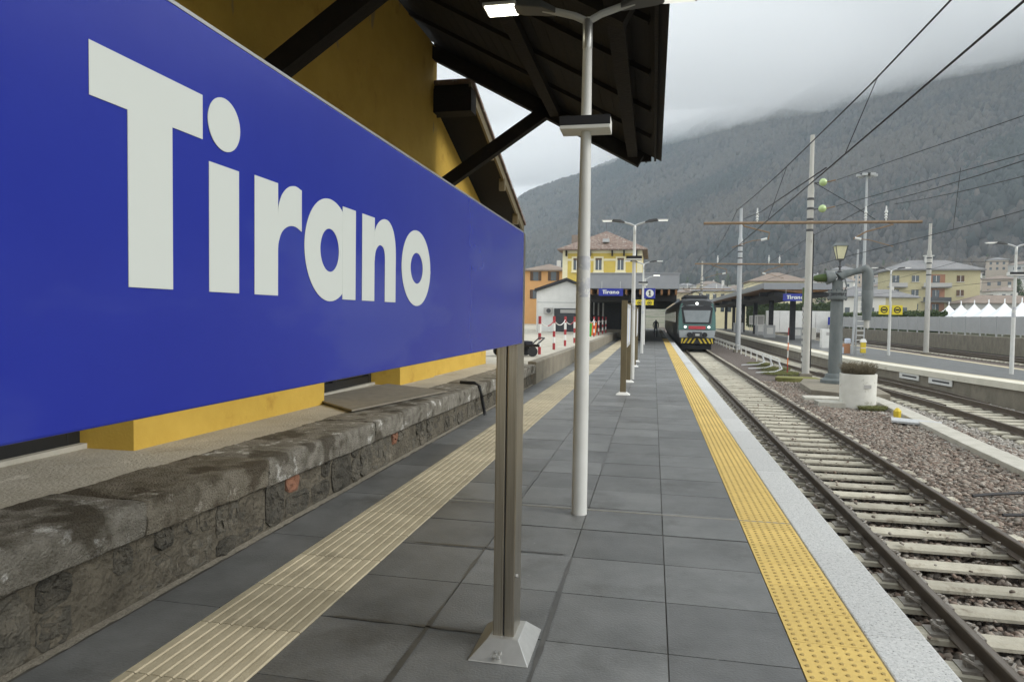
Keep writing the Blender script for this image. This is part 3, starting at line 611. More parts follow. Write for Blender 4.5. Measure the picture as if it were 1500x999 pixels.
for nm, mt, x, yy in (('green', 'green_plastic', -4.35, 47), ('orange', 'orange_plastic', -4.3, 50.2)):
    t = thing('waste_bin', nm+' plastic waste bin behind the striped posts', 'bin', (x, yy, .5), rz=.1)
    MB().loft([[(-.2,-.2,0),(.2,-.2,0),(.2,.2,0),(-.2,.2,0)],[(-.25,-.25,.82),(.25,-.25,.82),(.25,.25,.82),(-.25,.25,.82)]]).build('body', mt, t, bevel=.02); MB().box(-.27,.27,-.27,.27,.82,.9).build('lid', mt, t, bevel=.02)
t = thing('hand_cart', 'dark low hand cart parked behind the concrete parapet', 'cart', (-4.55, 22.6, .5), rz=.5)
MB().box(-.75,.75,-.35,.35,.32,.40).build('deck', 'wood_dark', t); MB().tube([(.7,-.25,.4),(.95,-.25,.62),(.95,.25,.62),(.7,.25,.4)], .025).build('handle', 'lamp_dark', t, True)
for x in (-.5,.5):
    for y_ in (-.36,.36): MB().cyl((x,y_-.03,.17),(x,y_+.03,.17),.17,n=14).build('wheel', 'black_box', t)
for i in range(4): MB().box(-.6+.3*i,-.38+.3*i,-.3,.3,.4,.46+.05*(i % 2)).build('load', 'coat', t)

# ---------------------------------------------------------------- white hut, dark wall, station canopy, station
def px_(p, Y):
    r = rot.to_3x3() @ Vector(((p-750)/1000, .03, -1)); return r.x/r.y*Y
t = thing('white_hut', 'white gabled hut with black roof and dark roller door', 'building', (-7.85, 60, .5))
W = 2.35
MB().prism([(-W,0),(W,0),(W,3.6),(.35,4.45),(-W,3.55)], lambda a,b:(a,0,b), lambda a,b:(a,6,b)).build('wall', 'white_wall', t)
for p in (((-W-.15,3.52),(.35,4.5)),((.35,4.5),(W+.1,3.6))):
    (a,b),(c,d) = p; MB().prism([(a,b),(c,d),(c,d+.24),(a,b+.24)], lambda x,z:(x,-.35,z), lambda x,z:(x,6.2,z)).build('roof', 'black_roof', t)
MB().box(-W, W, -.02, -.003, 2.55, 2.6).build('trim', 'lamp_grey', t)
g = MB().box(-.75, 1.9, -.06, -.004, 0, 2.05).build('roller_door', 'dark_gate', t)
for i in range(8): MB().box(-.73, 1.88, -.075, -.061, .06+.25*i, .27+.25*i).build('slat', 'dark_gate', g)
MB().box(-.2, 1.7, -.08, -.062, 1.65, 1.95).build('door_window', 'far_grey', g)
a = MB().box(-1.65,-.9,-.36,-.05,1.55,2.1).build('air_conditioner', 'far_grey', t, bevel=.02); MB().revolve([(.2,0),(.2,.02)], n=20).build('fan_grille', 'lamp_dark', a, loc=(-1.2,-.362,1.83)).rotation_euler = (R(90),0,0)
MB().cyl((-W+.05,-.08,0),(-W+.05,-.08,3.4),.04).build('downpipe', 'white_paint', t)
t = thing('dark_annex', 'black clad annex with white vertical strips under the station canopy', 'building', (-4.0, 62, .3))
MB().box(-1.55, 1.2, 0, 8, 0, 3.9).build('wall', 'dark_clad', t)
for i in range(3): MB().box(-1.35+.42*i, -1.22+.42*i, -.05, -.003, 1.7-.05*i, 3.6-.1*i).build('strip', 'white_paint', t)
MB().box(-1.55, 1.25, -.6, -.003, -.3, .45).build('plinth', 'concrete', t)
t = thing('station_canopy', 'grey station canopy with timber joists over the first platform', 'canopy', (0, 49.6, 0))
MB().box(-5.2, 1.75, 0, 54, 3.9, 4.95).build('roof', 'canopy_grey', t)
MB().box(-5.24, 1.79, -.06, 54.05, 4.95, 5.03).build('fascia_cap', 'canopy_grey', t)
MB().box(-5.1, 1.65, .1, 54, 3.85, 3.895).build('soffit', 'dark_clad', t)
jm = MB().box(-.07, .07, .06, 2.2, 3.5, 3.848).mesh('joist', 'canopy_wood')
for x in np.arange(-4.95, 1.7, .5): link('joist', jm, t, loc=(x, 0, 0))
m2 = MB().box(-5.1, 1.65, 2.2, 54, 3.1, 3.695).build('beam_deck', 'dark_clad', t)
for yy in np.arange(6, 54, 8): MB().box(-1.35, -1.05, yy, yy+.3, 0, 3.1).build('column', 'dark_clad', t)
small_sign((-3.0, 49.2, 3.36), 1.72, 'small blue hanging sign reading Tirano below the station canopy', .5)
t = thing('station_building', 'yellow station building with hipped tiled roof behind the canopy', 'building', (-7.1, 95, .3))
W, D = 5.4, 14
MB().box(-W, W, 0, D, 0, 10.7).build('wall', 'station_yellow', t)
MB().box(-W-.04, W+.04, -.04, D, 9.25, 9.55).build('band', 'cream', t); MB().box(-W-.03, W+.03, -.03, D, 10.3, 10.69).build('frieze', 'cream', t)
for x in (-W, W-.6): MB().box(x-.05, x+.65, -.06, .4, 0, 10.3).build('corner_pilaster', 'cream', t)
O = .75
rf = MB().add([(-W-O,-O,10.7),(W+O,-O,10.7),(W+O,D+O,10.7),(-W-O,D+O,10.7),(.2,5.4,14.0),(.2,D-5,14.0),(-W-O,-O,10.85),(W+O,-O,10.85),(W+O,D+O,10.85),(-W-O,D+O,10.85)], [(3,2,1,0),(0,1,7,6),(1,2,8,7),(2,3,9,8),(3,0,6,9),(6,7,4),(7,8,5,4),(8,9,5),(9,6,4,5)]).build('roof', 'roof_tile', t)
MB().box(.0,.9,.6,1.3,11.9,12.35).build('skylight', 'lamp_grey', rf); MB().box(-4.6,-3.2,3,4,11.2,13.2).build('chimney', 'roof_brown', rf); MB().cyl((.2,5.4,14),(.1,5.4,15.2),.03).build('finial', 'lamp_dark', rf)
for x in (-4.9,-3.1,-1.6,1.4,3.0,4.7): MB().box(x-.1,x+.1,-.7,0,9.9,10.65).build('eaves_bracket', 'wood_dark', t)
for x in (-3.5, -.45, 2.55):
    wd = MB().box(x-.68,x+.68,-.08,-.003,7.75,9.85).build('window', 'cream', t); MB().box(x-.42,x+.42,-.1,-.081,8.0,9.6).build('pane', 'window_glass', wd)
    MB().box(x-.04,x+.04,-.12,-.101,8.0,9.35).build('mullion', 'white_paint', wd); MB().box(x-.44,x+.44,-.12,-.101,9.35,9.62).build('blind', 'shutter', wd); MB().box(x-.75,x+.75,-.2,-.08,7.62,7.76).build('sill', 'cream', wd)
def house(name, label, cat, loc, w_, d_, h, rh, wm, rm, wins=(), group=None, rz=0., ov=.5, hip=True, shut=None, chim=True):
    t = thing(name, label, cat, loc, group, rz)
    MB().box(-w_/2, w_/2, -d_/2, d_/2, -6, h).build('wall', wm, t)
    a, b = w_/2+ov, d_/2+ov; r = max(.1, a-b) if hip else a
    rf = MB().add([(-a,-b,h),(a,-b,h),(a,b,h),(-a,b,h),(-a,-b,h+.18),(a,-b,h+.18),(a,b,h+.18),(-a,b,h+.18),(-r,0,h+rh),(r,0,h+rh)], [(3,2,1,0),(0,1,5,4),(1,2,6,5),(2,3,7,6),(3,0,4,7),(4,5,9,8),(5,6,9),(6,7,8,9),(7,4,8)]).build('roof', rm, t)
    if chim: MB().box(w_*.18,w_*.18+.6,-.3,.3,h,h+rh+.6).build('chimney', 'far_white', rf)
    for x, z, ww, hh in wins:
        wd = MB().box(x-ww/2, x+ww/2, -d_/2-.06, -d_/2-.003, z, z+hh).build('window', 'window_glass', t)
        if shut:
            for s in (-1, 1): MB().box(x+s*ww*.78-ww*.26, x+s*ww*.78+ww*.26, -d_/2-.07, -d_/2-.004, z, z+hh).build('shutter', shut, wd)
    for z in (2.,):
        MB().box(-w_/2-.05, -w_/2-.003, -d_*.2, d_*.2, h-2.4, h-1.1).build('side_window', 'window_glass', t)
    return t
house('orange_house', 'orange house with dark shutters behind the white hut', 'house', (px_(797,112), 112+5, .3), 7.2, 9, 9.0, 1.5, 'orange_wall', 'roof_brown', [(x, z, .9, 1.5) for x in (-1.6, 1.4) for z in (7.4, 4.4)], shut='shutter')

# ---------------------------------------------------------------- train
YF = 53.
t = thing('train', 'green and grey commuter train with yellow and black striped nose', 'train', (T1, YF, -.55))
def sect(y, hw, zb_, zt, rr): 
    p = [(-hw*.9, zb_), (hw*.9, zb_), (hw, zb_+.5), (hw, zt-rr*1.4), (hw*.93, zt-rr*.6), (hw*.72, zt-.06), (hw*.4, zt), (-hw*.4, zt), (-hw*.72, zt-.06), (-hw*.93, zt-rr*.6), (-hw, zt-rr*1.4), (-hw, zb_+.5)]
    return [(a, y, b) for a, b in p]
MB().loft([sect(.9,1.36,.75,3.75,.5), sect(2.2,1.42,.45,3.95,.5), sect(60,1.42,.45,3.95,.5)]).build('car_body', 'train_dark', t, True)
yf = lambda z: 0.10+max(0, z-1.25)*.36
fr = MB().loft([[(s*a, yf(z)+d, z) for s, a, z, d in ((-1,1.2,.95,.05),(1,1.2,.95,.05),(1,1.36,1.5,.12),(1,1.34,2.6,.12),(1,1.15,3.55,.05),(1,.6,3.74,0),(-1,.6,3.74,0),(-1,1.15,3.55,.05),(-1,1.34,2.6,.12),(-1,1.36,1.5,.12))], sect(1.6,1.4,.7,3.85,.5)[0:2]+sect(1.6,1.4,.7,3.85,.5)[2:4]+sect(1.6,1.4,.7,3.85,.5)[4:5]+sect(1.6,1.4,.7,3.85,.5)[6:8]+sect(1.6,1.4,.7,3.85,.5)[9:12]][0:2]).build('nose', 'train_grey', t, True)
def fpoly(name, pts, mat, off, par=t): return MB().prism(pts, lambda a,z:(a, yf(z)-off, z), lambda a,z:(a, yf(z)+.25, z)).build(name, mat, par)
fpoly('windscreen_surround', [(-.98,1.98),(.98,1.98),(1.16,3.2),(.9,3.36),(-.9,3.36),(-1.16,3.2)], 'black_box', .03)
fpoly('windscreen', [(-.84,2.10),(.84,2.10),(1.0,3.0),(-1.0,3.0)], 'windscreen', .05)
for s in (-1, 1):
    fpoly('green_flank', [(s*1.0,1.55),(s*1.36,1.5),(s*1.36,2.6),(s*1.18,3.52),(s*1.02,3.52),(s*1.17,3.2)], 'train_green', .02)
    fpoly('headlight', [(s*.86+.1*math.cos(R(a)), 1.74+.09*math.sin(R(a))) for a in range(0,360,30)], 'head_light', .06)
    MB().tube([(s*.97,yf(2.2)-.04,2.15),(s*.5,yf(2.4)-.08,2.25)], .02).build('wiper', 'black_box', t)
    MB().box(s*1.15-.06, s*1.15+.06, .1, .25, 1.12, 1.22).build('marker_lamp', 'orange_plastic', t)
fpoly('top_headlight', [(.12*math.cos(R(a)), 3.52+.11*math.sin(R(a))) for a in range(0,360,30)], 'head_light', .07)
fpoly('red_plate', [(-.62,1.58),(.62,1.58),(.62,1.82),(-.62,1.82)], 'train_red', .045)
fpoly('green_apron', [(-1.0,1.56),(1.0,1.56),(1.0,1.95),(-1.0,1.95)], 'train_green', .03)
fpoly('bumper', [(-1.25,.95),(1.25,.95),(1.32,1.5),(-1.32,1.5)], 'train_grey', .08)
cp = MB().box(-.34,.34,-.35,.3,.95,1.38).build('coupler', 'train_dark', t, bevel=.04)
for s in (-1,1): MB().cyl((s*.55,-.2,1.16),(s*.55,.2,1.16),.19,n=16).build('buffer', 'black_box', t)
MB().box(-.15,.15,-.45,-.35,1.08,1.25).build('coupler_head', 'alu', cp)
pw = MB().prism([(-1.22,.5),(1.22,.5),(1.3,.92),(-1.3,.92)], lambda a,z:(a,-.08,z), lambda a,z:(a,.6,z)).build('snow_plough', 'black_box', t)
for s in (-1, 1):
    for i in range(4):
        x0 = s*(.10+.31*i); x1 = s*(.24+.31*i); k_ = s*.22
        MB().prism([(x0+k_*.8,.52),(x1+k_*.8,.52),(x1-k_*.25,.90),(x0-k_*.25,.90)] if i < 3 else [(x0+k_*.3,.52),(x0+k_*.6,.52),(x1-k_*.25,.90),(x0-k_*.25,.90)], lambda a,z:(a,-.086,z), lambda a,z:(a,-.079,z)).build('stripe', 'chev_yellow', pw)
MB().box(-.9,.9,2.2,8,3.95,4.2).build('roof_equipment', 'train_dark', t, bevel=.05)
MB().tube([(-.8,4,4.2),(0,3,4.5),(.8,4,4.2)], .03).build('pantograph', 'black_box', t); MB().box(-.8,.8,2.9,3.1,4.5,4.54).build('pantograph_bar', 'lamp_dark', t)
MB().box(-1.1,1.1,.5,58,.05,.5).build('underframe', 'black_box', t)
for i in range(16): MB().box(-1.435,-1.421,5+3.3*i,7.2+3.3*i,2.05,2.9).build('side_window', 'glass_dark', t)
for i in range(5):
    for s in (-.75,.75): MB().cyl((s-.06,2.5+12*i,.42),(s+.06,2.5+12*i,.42),.42,n=20).build('wheel', 'rail_steel', t)

# ---------------------------------------------------------------- second platform
def p2e(y): return float(np.interp(y, [10, 23.3, 27, 31.7, 35, 38, 45, 80, 130], [13.3, 11.0, 10.35, 9.72, 9.32, 9.1, 9.1, 9.3, 9.6]))
def p2f(y): return float(np.interp(y, [10, 60, 130], [14.4, 14.9, 15.5]))
yy = [14, 17, 20, 23.3, 25, 27, 29, 31.7, 35, 38, 45, 80, 130]
p2 = MB().loft([[(p2e(y),y,-1.05),(p2e(y),y,-.02),(p2f(y),y,-.02),(p2f(y),y,-1.05)] for y in yy]).build('platform', 'concrete'); struct(p2)
def band(name, mat, fa, fb, z0, z1): MB().loft([[(fa(y),y,z0),(fa(y),y,z1),(fb(y),y,z1),(fb(y),y,z0)] for y in yy]).build(name, mat, p2)
band('paving', 'paving', lambda y: p2e(y)+.9, lambda y: p2f(y)-.4, -.03, .0)
band('edge_slabs', 'edge_cream', lambda y: p2e(y)-.08, lambda y: p2e(y)+.62, -.2, .012)
band('warning_strip', 'tactile_pale', lambda y: p2e(y)+.63, lambda y: p2e(y)+.9, -.03, .004)
band('far_edge', 'tactile_pale', lambda y: p2f(y)-.4, lambda y: p2f(y)+.03, -.1, .01)
for i, y in enumerate((29.6, 27.4)):
    o = thing('wall_plaque', 'white plaque with dark printing fixed on the platform face', 'plaque', (p2e(y)-.03, y, -.33), 'plaques on the platform face', rz=math.atan2(p2e(y-.8)-p2e(y+.8), 1.6))
    MB().box(-.02,.01,-.75,.75,-.1,.12).build('plate', 'white_paint', o); MB().box(-.024,-.021,-.6,.5,-.02,.05).build('printing', 'lamp_dark', o)
t = thing('platform_canopy', 'grey-edged platform canopy with timber soffit on dark columns', 'canopy', (12.4, 62, 0))
MB().prism([(-3.1,4.45),(0,4.1),(3.1,4.45),(3.1,4.95),(0,4.85),(-3.1,4.95)], lambda a,b:(a,.12,b), lambda a,b:(a,70,b)).build('roof', 'canopy_wood', t)
MB().box(-3.14,3.14,0,.1,4.42,4.97).build('fascia', 'canopy_grey', t)
for s in (-1,1): MB().box(min(s*3.1,s*3.16),max(s*3.1,s*3.16),0.11,70,4.5,4.97).build('fascia', 'canopy_grey', t)
MB().box(-2.2,2.2,.4,70,3.85,4.2).build('beam', 'dark_clad', t)
for i in range(6):
    for s in (0,): MB().box(-.22,.22,3.8+11.6*i,4.25+11.6*i,0,3.9).build('column', 'dark_clad', t)
    MB().box(-2.9,2.9,3.9+11.6*i,4.15+11.6*i,3.9,4.3).build('cross_beam', 'dark_clad', t)
small_sign((11.75, 61.6, 3.42), 2.0, 'blue Tirano sign hanging from the platform canopy edge', .4)
for i, (x, y, w_, h_) in enumerate(((11.4, 72, 1.0, 1.25), (13.6, 70, .9, 1.1), (12.3, 84, 1.1, 1.3), (11.2, 96, 1.2, 1.3))):
    o = thing('platform_cabinet', ['pale grey cabinet under the canopy near the second column', 'low grey cabinet behind the first canopy column', 'grey cabinet between far canopy columns', 'grey cabinet deep under the canopy'][i], 'cabinet', (x, y, .01))
    MB().box(-w_/2,w_/2,-.3,.3,0,h_).build('body', 'lamp_grey', o, bevel=.02); MB().box(-w_*.3,w_*.3,-.31,-.302,h_*.3,h_*.8).build('notice', 'white_paint', o)
for i in range(5):
    o = thing('timetable_case', 'white timetable case standing between the canopy columns', 'notice board', (11.7+.45*i, 80+5*i, .01), 'timetable cases under the canopy')
    MB().box(-.4,.4,-.04,.04,1.1,2.3).build('case', 'white_paint', o); MB().box(-.3,.3,-.047,-.041,1.25,2.15).build('sheet', 'far_grey', o)
    for s in (-.3,.3): MB().cyl((s,0,0),(s,0,1.1),.03).build('leg', 'lamp_grey', o)
o = thing('equipment_cabinet', 'small white equipment cabinet on the far platform behind the water crane', 'cabinet', (11.3, 48.5, 0))
MB().box(-.38,.38,-.3,.3,0,1.25).build('body', 'white_paint', o, bevel=.02); MB().box(-.12,.12,-.31,-.301,.85,1.05).build('label_plate', 'far_grey', o)
# direction sign posts on platform 2
def dir_post(label, loc, kind):
    t = thing('direction_sign', label, 'sign', loc)
    MB().cyl((0,0,0),(0,0,2.5 if kind == 'blue' else 2.9),.05,.045).build('pole', 'pole_white', t, True)
    for x0, x1 in (((-.62,-.06),) if kind == 'blue' else ((-.58,-.07),(.07,.58))):
        z0 = 1.55 if kind == 'blue' else 2.2; cx = (x0+x1)/2
        p = MB().box(x0,x1,-.03,.03,z0,z0+.5).build('plate', 'sign_blue' if kind == 'blue' else 'yellow_sign', t)
        for q, (r, mt) in enumerate(((.18,'sign_white' if kind == 'blue' else 'ink'),(.125,'sign_blue' if kind == 'blue' else 'yellow_sign'))):
            MB().loft([[(cx+r*math.cos(R(a)), y, z0+.25+r*math.sin(R(a))) for a in range(0,360,20)] for y in (-.031-.003*q,-.033-.003*q)]).build('pictogram_ring', mt, p)
        MB().box(cx-.11,cx+.11,-.041,-.0375,z0+.2,z0+.3).build('pictogram_bar', 'sign_white' if kind == 'blue' else 'ink', p)
    return t
dir_post('white post with two yellow pictogram plates on the far platform', (12.45, 40.0, 0), 'yellow')
dir_post('white post with blue round pictogram sign behind the water crane', (11.6, 47.0, 0), 'blue')

# ---------------------------------------------------------------- catenary masts and wires
def mast(name, label, loc, h, arm=None, r=.2, mat='mast', n2=True):
    t = thing(name, label, 'mast', loc)
    MB().revolve([(r,0),(r*.9,h*.55),(r*.85,h*.78),(r*.6,h*.8),(r*.55,h)], n=18).build('pole', mat, t, True)
    MB().box(-r*1.5,r*1.5,-r*1.5,r*1.5,-.25,.05).build('footing', 'concrete', t)
    for z in (h*.6,h*.645,h*.69,h*.73): MB().revolve([(r*.93,z),(r*.97,z+.02),(r*.97,z+.09),(r*.93,z+.11)], n=14).build('clamp', 'lamp_dark', t)
    if arm:
        x0, x1, z = arm; A = MB().tube([(x0,-.28,z),(x1,-.28,z-.05)], .065, 10).build('cross_arm', 'rust_pipe', t, True)
        for s in (x0, x1):
            c = s*.8
            MB().tube([(c*.8,-.28,z),(c*.85+.3,-.28,z-.15),(c*.8+.9*(1 if s < 0 else -1)+.3,-.28,z-.45),(c*.8+(1.15 if s < 0 else -1.1),-.28,z-.75)], .035, 8).build('registration_arm', 'rust_pipe', A, True)
            MB().tube([(c*.8+(1.15 if s < 0 else -1.1),-.28,z-.75),(c*.8+(.5 if s < 0 else -.5),-.28,z-.8),(c*.8+(-.4 if s < 0 else .5),-.28,z-1.1)], .022, 6).build('steady_arm', 'rust_pipe', A, True)
            MB().cyl((c*.8+(1.1 if s < 0 else -1.05),-.28,z-.72),(c*.8+(.85 if s < 0 else -.8),-.28,z-.78),.06,n=10).build('insulator', 'insul_white', A, True)
            for q in ((c*.62,) if s < 0 else (c*.62, c*.85)):
                i_ = MB().revolve([(.03,z),(.03,z+.1),(.075,z+.14),(.03,z+.2),(.075,z+.26),(.03,z+.32),(.075,z+.38),(.03,z+.5),(.03,z+.65)], n=10).build('post_insulator', 'insul_white', A, True); i_.location = (q,-.28,0)
    return t
m1 = mast('catenary_mast', 'tall concrete catenary mast with two green glass insulators beside the water crane', (6.76, 32.7, -.6), 10.65, (-4.6, 4.45, 6.78), .16)
for z in (8.5, 7.35):
    MB().loft([[(.42+.17*math.cos(a)*math.cos(b), -.35+.17*math.sin(a)*math.cos(b), z+.17*math.sin(b)) for a in np.linspace(0,2*math.pi,17)[:-1]] for b in np.linspace(-1.5,1.5,9)]).build('glass_insulator', 'insul_glass', m1, True)
    MB().cyl((.1,-.2,z),(.3,-.3,z),.03).build('insulator_rod', 'lamp_dark', m1); MB().tube([(.58,-.38,z),(.9,-.5,z+.06)], .03).build('strain_clamp', 'rust_pipe', m1)
MB().tube([(.1,-.22,8.5),(1.5,-.28,7.6),(2.6,-.28,6.85)], .015).build('stay_rod', 'wire', m1)
MB().cyl((.19,0,.3),(.17,0,6.3),.025).build('earth_cable', 'black_box', m1)
mast('catenary_mast', 'slim concrete catenary mast beside the nearer platform track ahead of the train', (6.5, 55.7, -.6), 11., (-3.4, 4.2, 6.7), .2, 'mast_steel')
mast('catenary_mast', 'distant catenary mast rising behind the train', (6.6, 100, -.6), 10.5, (-4, 4, 6.6), .2)
mast('catenary_mast', 'plain concrete mast beside the rusty outer track', (21.65, 60.8, -.7), 10.4, None, .2)
t = thing('floodlight_tower', 'tall slim floodlight tower with ring of lamps far behind', 'floodlight tower', (px_(1263,130), 130, 0))
MB().cyl((0,0,0),(0,0,27.6),.35,.18).build('pole', 'mast_steel', t, True); MB().revolve([(1.2,27.2),(1.25,27.4),(.3,27.6)], n=10).build('lamp_ring', 'lamp_dark', t)
for a in range(0,360,60): MB().box(-.4,.4,-.25,.25,26.9,27.3).build('floodlight', 'lamp_grey', t, loc=(1.3*math.cos(R(a)),1.3*math.sin(R(a)),0))
def wire(label, pts, r=.014, drops=()):
    o = thing('overhead_wire', label, 'wire', pts[0]); b = Vector(pts[0])
    MB().tube([Vector(p)-b for p in pts], r, 6).build('cable', 'wire', o)
    for p0, p1 in drops: MB().tube([Vector(p0)-b, Vector(p1)-b], .008, 5).build('dropper', 'wire', o)
def cat(x, za, ym, yn, zmin, n=16): # messenger curve between two supports
    return [(x, ym+(yn-ym)*u, za-(za-zmin)*4*u*(1-u)) for u in np.linspace(0, 1, n)]
wire('contact wire above the track beside the platform', [(3.1, -6, 4.68), (3.15, 32.4, 4.68), (3.2, 55.4, 4.68), (3.2, 100, 4.68)], .013)
pm = cat(3.55, 6.95, -18, 32.4, 5.35); dz = lambda y: float(np.interp(y, [p[1] for p in pm], [p[2] for p in pm]))
pm = [(3.6,-16,6.7),(3.6,-6,6.25),(3.6,4,5.98),(3.6,9.8,5.93),(3.6,13,5.95),(3.6,21.4,6.2),(3.6,27,6.45),(3.6,32.4,6.75)]
wire('messenger wire sagging above the track beside the platform', pm+cat(3.6, 6.75, 32.5, 55.4, 6.0, 8)[1:]+cat(3.4, 6.9, 55.5, 99.8, 5.6, 8)[1:], .014, [((3.6,y,dz(y)),(3.13,y,4.69)) for y in (4, 12.6, 20.6)])
wire('second wire drooping from the mast arm over the nearer track', [(3.9, 32.4, 6.35), (3.4, 24, 5.4), (3.15, 14, 4.75)], .013)
wire('contact wire above the curving track', [(9.4, -6, 4.68), (9.0, 22, 4.68), (8.35, 32.4, 4.68), (7.8, 55.4, 4.68), (7.8, 100, 4.68)], .013)
wire('messenger wire above the curving track', cat(9.2, 6.9, -18, 32.4, 5.7)+cat(8.4, 6.8, 32.5, 99.8, 6.0, 8)[1:], .014, [((9.15,y,dz(y)+.3),(9.0,y,4.68)) for y in (16, 23.5)])
wire('parallel messenger wire above the curving track', cat(10.1, 6.9, -18, 32.4, 5.5), .013)
wire('anchor wire ending at the upper green insulator', [(7.7, 32.2, 7.95), (11.6, 20, 8.0), (16, 4, 8.4)], .013)
wire('anchor wire ending at the lower green insulator', [(7.7, 32.2, 6.82), (10.6, 22, 6.75), (15.3, 6, 6.9)], .013)
wire('contact wire above the rusty outer track', [(23.4, 10, 4.7), (23.5, 60, 4.7), (23.5, 150, 4.7)], .015)
wire('messenger wire above the rusty outer track', cat(23.4, 6.6, 10, 60, 5.4)+cat(23.5, 6.6, 60.2, 140, 5.6, 8), .015)

# ---------------------------------------------------------------- water crane with lantern
t = thing('water_crane', 'old grey cast-iron railway water crane carrying a lantern', 'water crane', (6.79, 27.8, -.62))
MB().revolve([(.5,.1),(.5,.22),(.42,.26),(.36,.3),(.34,.42),(.30,.46)], n=20).build('base', 'crane_grey', t, True)
MB().revolve([(.245,.46),(.235,1.5),(.222,3.2),(.222,3.25)], n=22).build('column', 'crane_grey', t, True)
MB().revolve([(.33,3.25),(.35,3.28),(.35,3.36),(.26,3.4),(.24,3.48),(.33,3.5),(.33,3.58),(.22,3.62)], n=20).build('flange', 'crane_grey', t, True)
for i in range(10): MB().cyl((.31*math.cos(i*.628),.31*math.sin(i*.628),3.22),(.31*math.cos(i*.628),.31*math.sin(i*.628),3.64),.022,n=6).build('flange_bolt', 'lamp_dark', t)
MB().tube([(0,0,3.6),(0,0,3.95),(.06,0,4.12),(.25,0,4.22),(.55,0,4.3),(.85,0,4.38)], [.19,.19,.19,.15,.12,.12], 16).build('elbow_pipe', 'crane_grey', t, True)
MB().tube([(.80,0,4.37),(.92,0,4.4),(1.02,0,4.32),(1.05,0,4.1),(1.05,0,3.6)], [.13,.18,.2,.2,.19], 16).build('outlet_bend', 'crane_grey', t, True)
MB().revolve([(.195,3.6),(.205,3.58),(.185,3.0),(.15,2.55),(.155,2.5),(.14,2.5)], c=(1.05,0), n=16).build('outlet_hose', 'crane_grey', t, True)
MB().revolve([(.10,2.5),(.10,2.2)], c=(1.05,0), n=12).build('nozzle', 'mast', t, True)
MB().tube([(-.1,0,4.12),(-.3,0,4.1),(-.42,0,4.08)], [.16,.25,.27], 16).build('counterweight', 'crane_grey', t, True)
MB().tube([(-.42,0,4.08),(-.7,0,4.06),(-.85,0,4.06)], [.16,.14,.09], 12).build('counterweight_tail', 'hedge_leaf', t, True)
MB().tube([(.15,-.25,3.5),(.25,-.28,3.75),(.2,-.2,4.05)], .03, 8).build('valve_lever', 'crane_grey', t, True)
MB().revolve([(.09,4.25),(.1,4.32),(.04,4.36),(.035,4.46),(.07,4.48),(.07,4.52),(.03,4.55),(.03,4.66),(.06,4.68),(.05,4.72)], c=(.06,0), n=12).build('lantern_stem', 'lamp_dark', t, True)
ln = MB().loft([[(.06+r*math.cos(R(a)), r*math.sin(R(a)), z) for a in range(45,405,90)] for r, z in ((.15,4.74),(.165,4.76),(.165,4.79))]).build('lantern', 'lamp_dark', t)
MB().loft([[(.06+r*math.cos(R(a)), r*math.sin(R(a)), z) for a in range(45,405,90)] for r, z in ((.155,4.79),(.285,5.26))]).build('glazing', 'lamp_glass', ln)
for a in range(45,405,90): MB().cyl((.06+.16*math.cos(R(a)),.16*math.sin(R(a)),4.78),(.06+.295*math.cos(R(a)),.295*math.sin(R(a)),5.27),.015,n=6).build('glazing_bar', 'lamp_dark', ln)
MB().loft([[(.06+r*math.cos(R(a)), r*math.sin(R(a)), z) for a in range(45,405,90)] for r, z in ((.33,5.26),(.33,5.29),(.22,5.38),(.21,5.42),(.05,5.44))]).build('lantern_roof', 'crane_grey', ln)
o = MB().loft([[(x+.03*random.uniform(-1,1), y+.03*random.uniform(-1,1), z) for x, y in ((5.35,24.9),(6.1,24.1),(7.6,24.2),(8.0,27.5),(7.6,29.4),(6.0,29.4),(5.5,27.6))] for z in (-.85,-.52)]).build('crane_plinth', 'concrete', bevel=.02); tag(o, 'low mossy concrete plinth under the water crane', 'plinth')
for i, (x, y, w_, d_) in enumerate(((5.35,23.4,1.2,.9),(5.5,22.0,1.3,.8),(6.5,22.9,1.1,.8),(6.0,30.6,1.8,1.0))):
    o = MB().loft([[(x+a*w_/2*random.uniform(.85,1.1), y+b*d_/2*random.uniform(.85,1.1), z) for a, b in ((-1,-.7),(-.2,-1),(.9,-.9),(1,.6),(.3,1),(-.9,.9))] for z in (-.8,-.60+.03*(i % 2))]).build('paving_slab', 'concrete_pale' if i != 3 else 'moss', bevel=.02); tag(o, ['broken slab lying before the crane plinth', 'broken mossy slab close to the planter foot', 'slab half hidden behind the round planter', 'mossy slab at the catenary mast foot'][i], 'slab')
t = thing('planter', 'round whitewashed concrete planter full of dry brush', 'planter', (6.0, 21.9, -.72))
MB().revolve([(.47,0),(.49,.02),(.505,.98),(.505,1.01),(.45,1.01),(.44,.92)], n=28).build('tub', 'planter', t, True); MB().revolve([(.44,.9),(.01,.93)], n=20).build('soil', 'dry_plant', t)
MB().box(.03,.22,-.512,-.49,.62,.72).build('plate', 'far_grey', t)
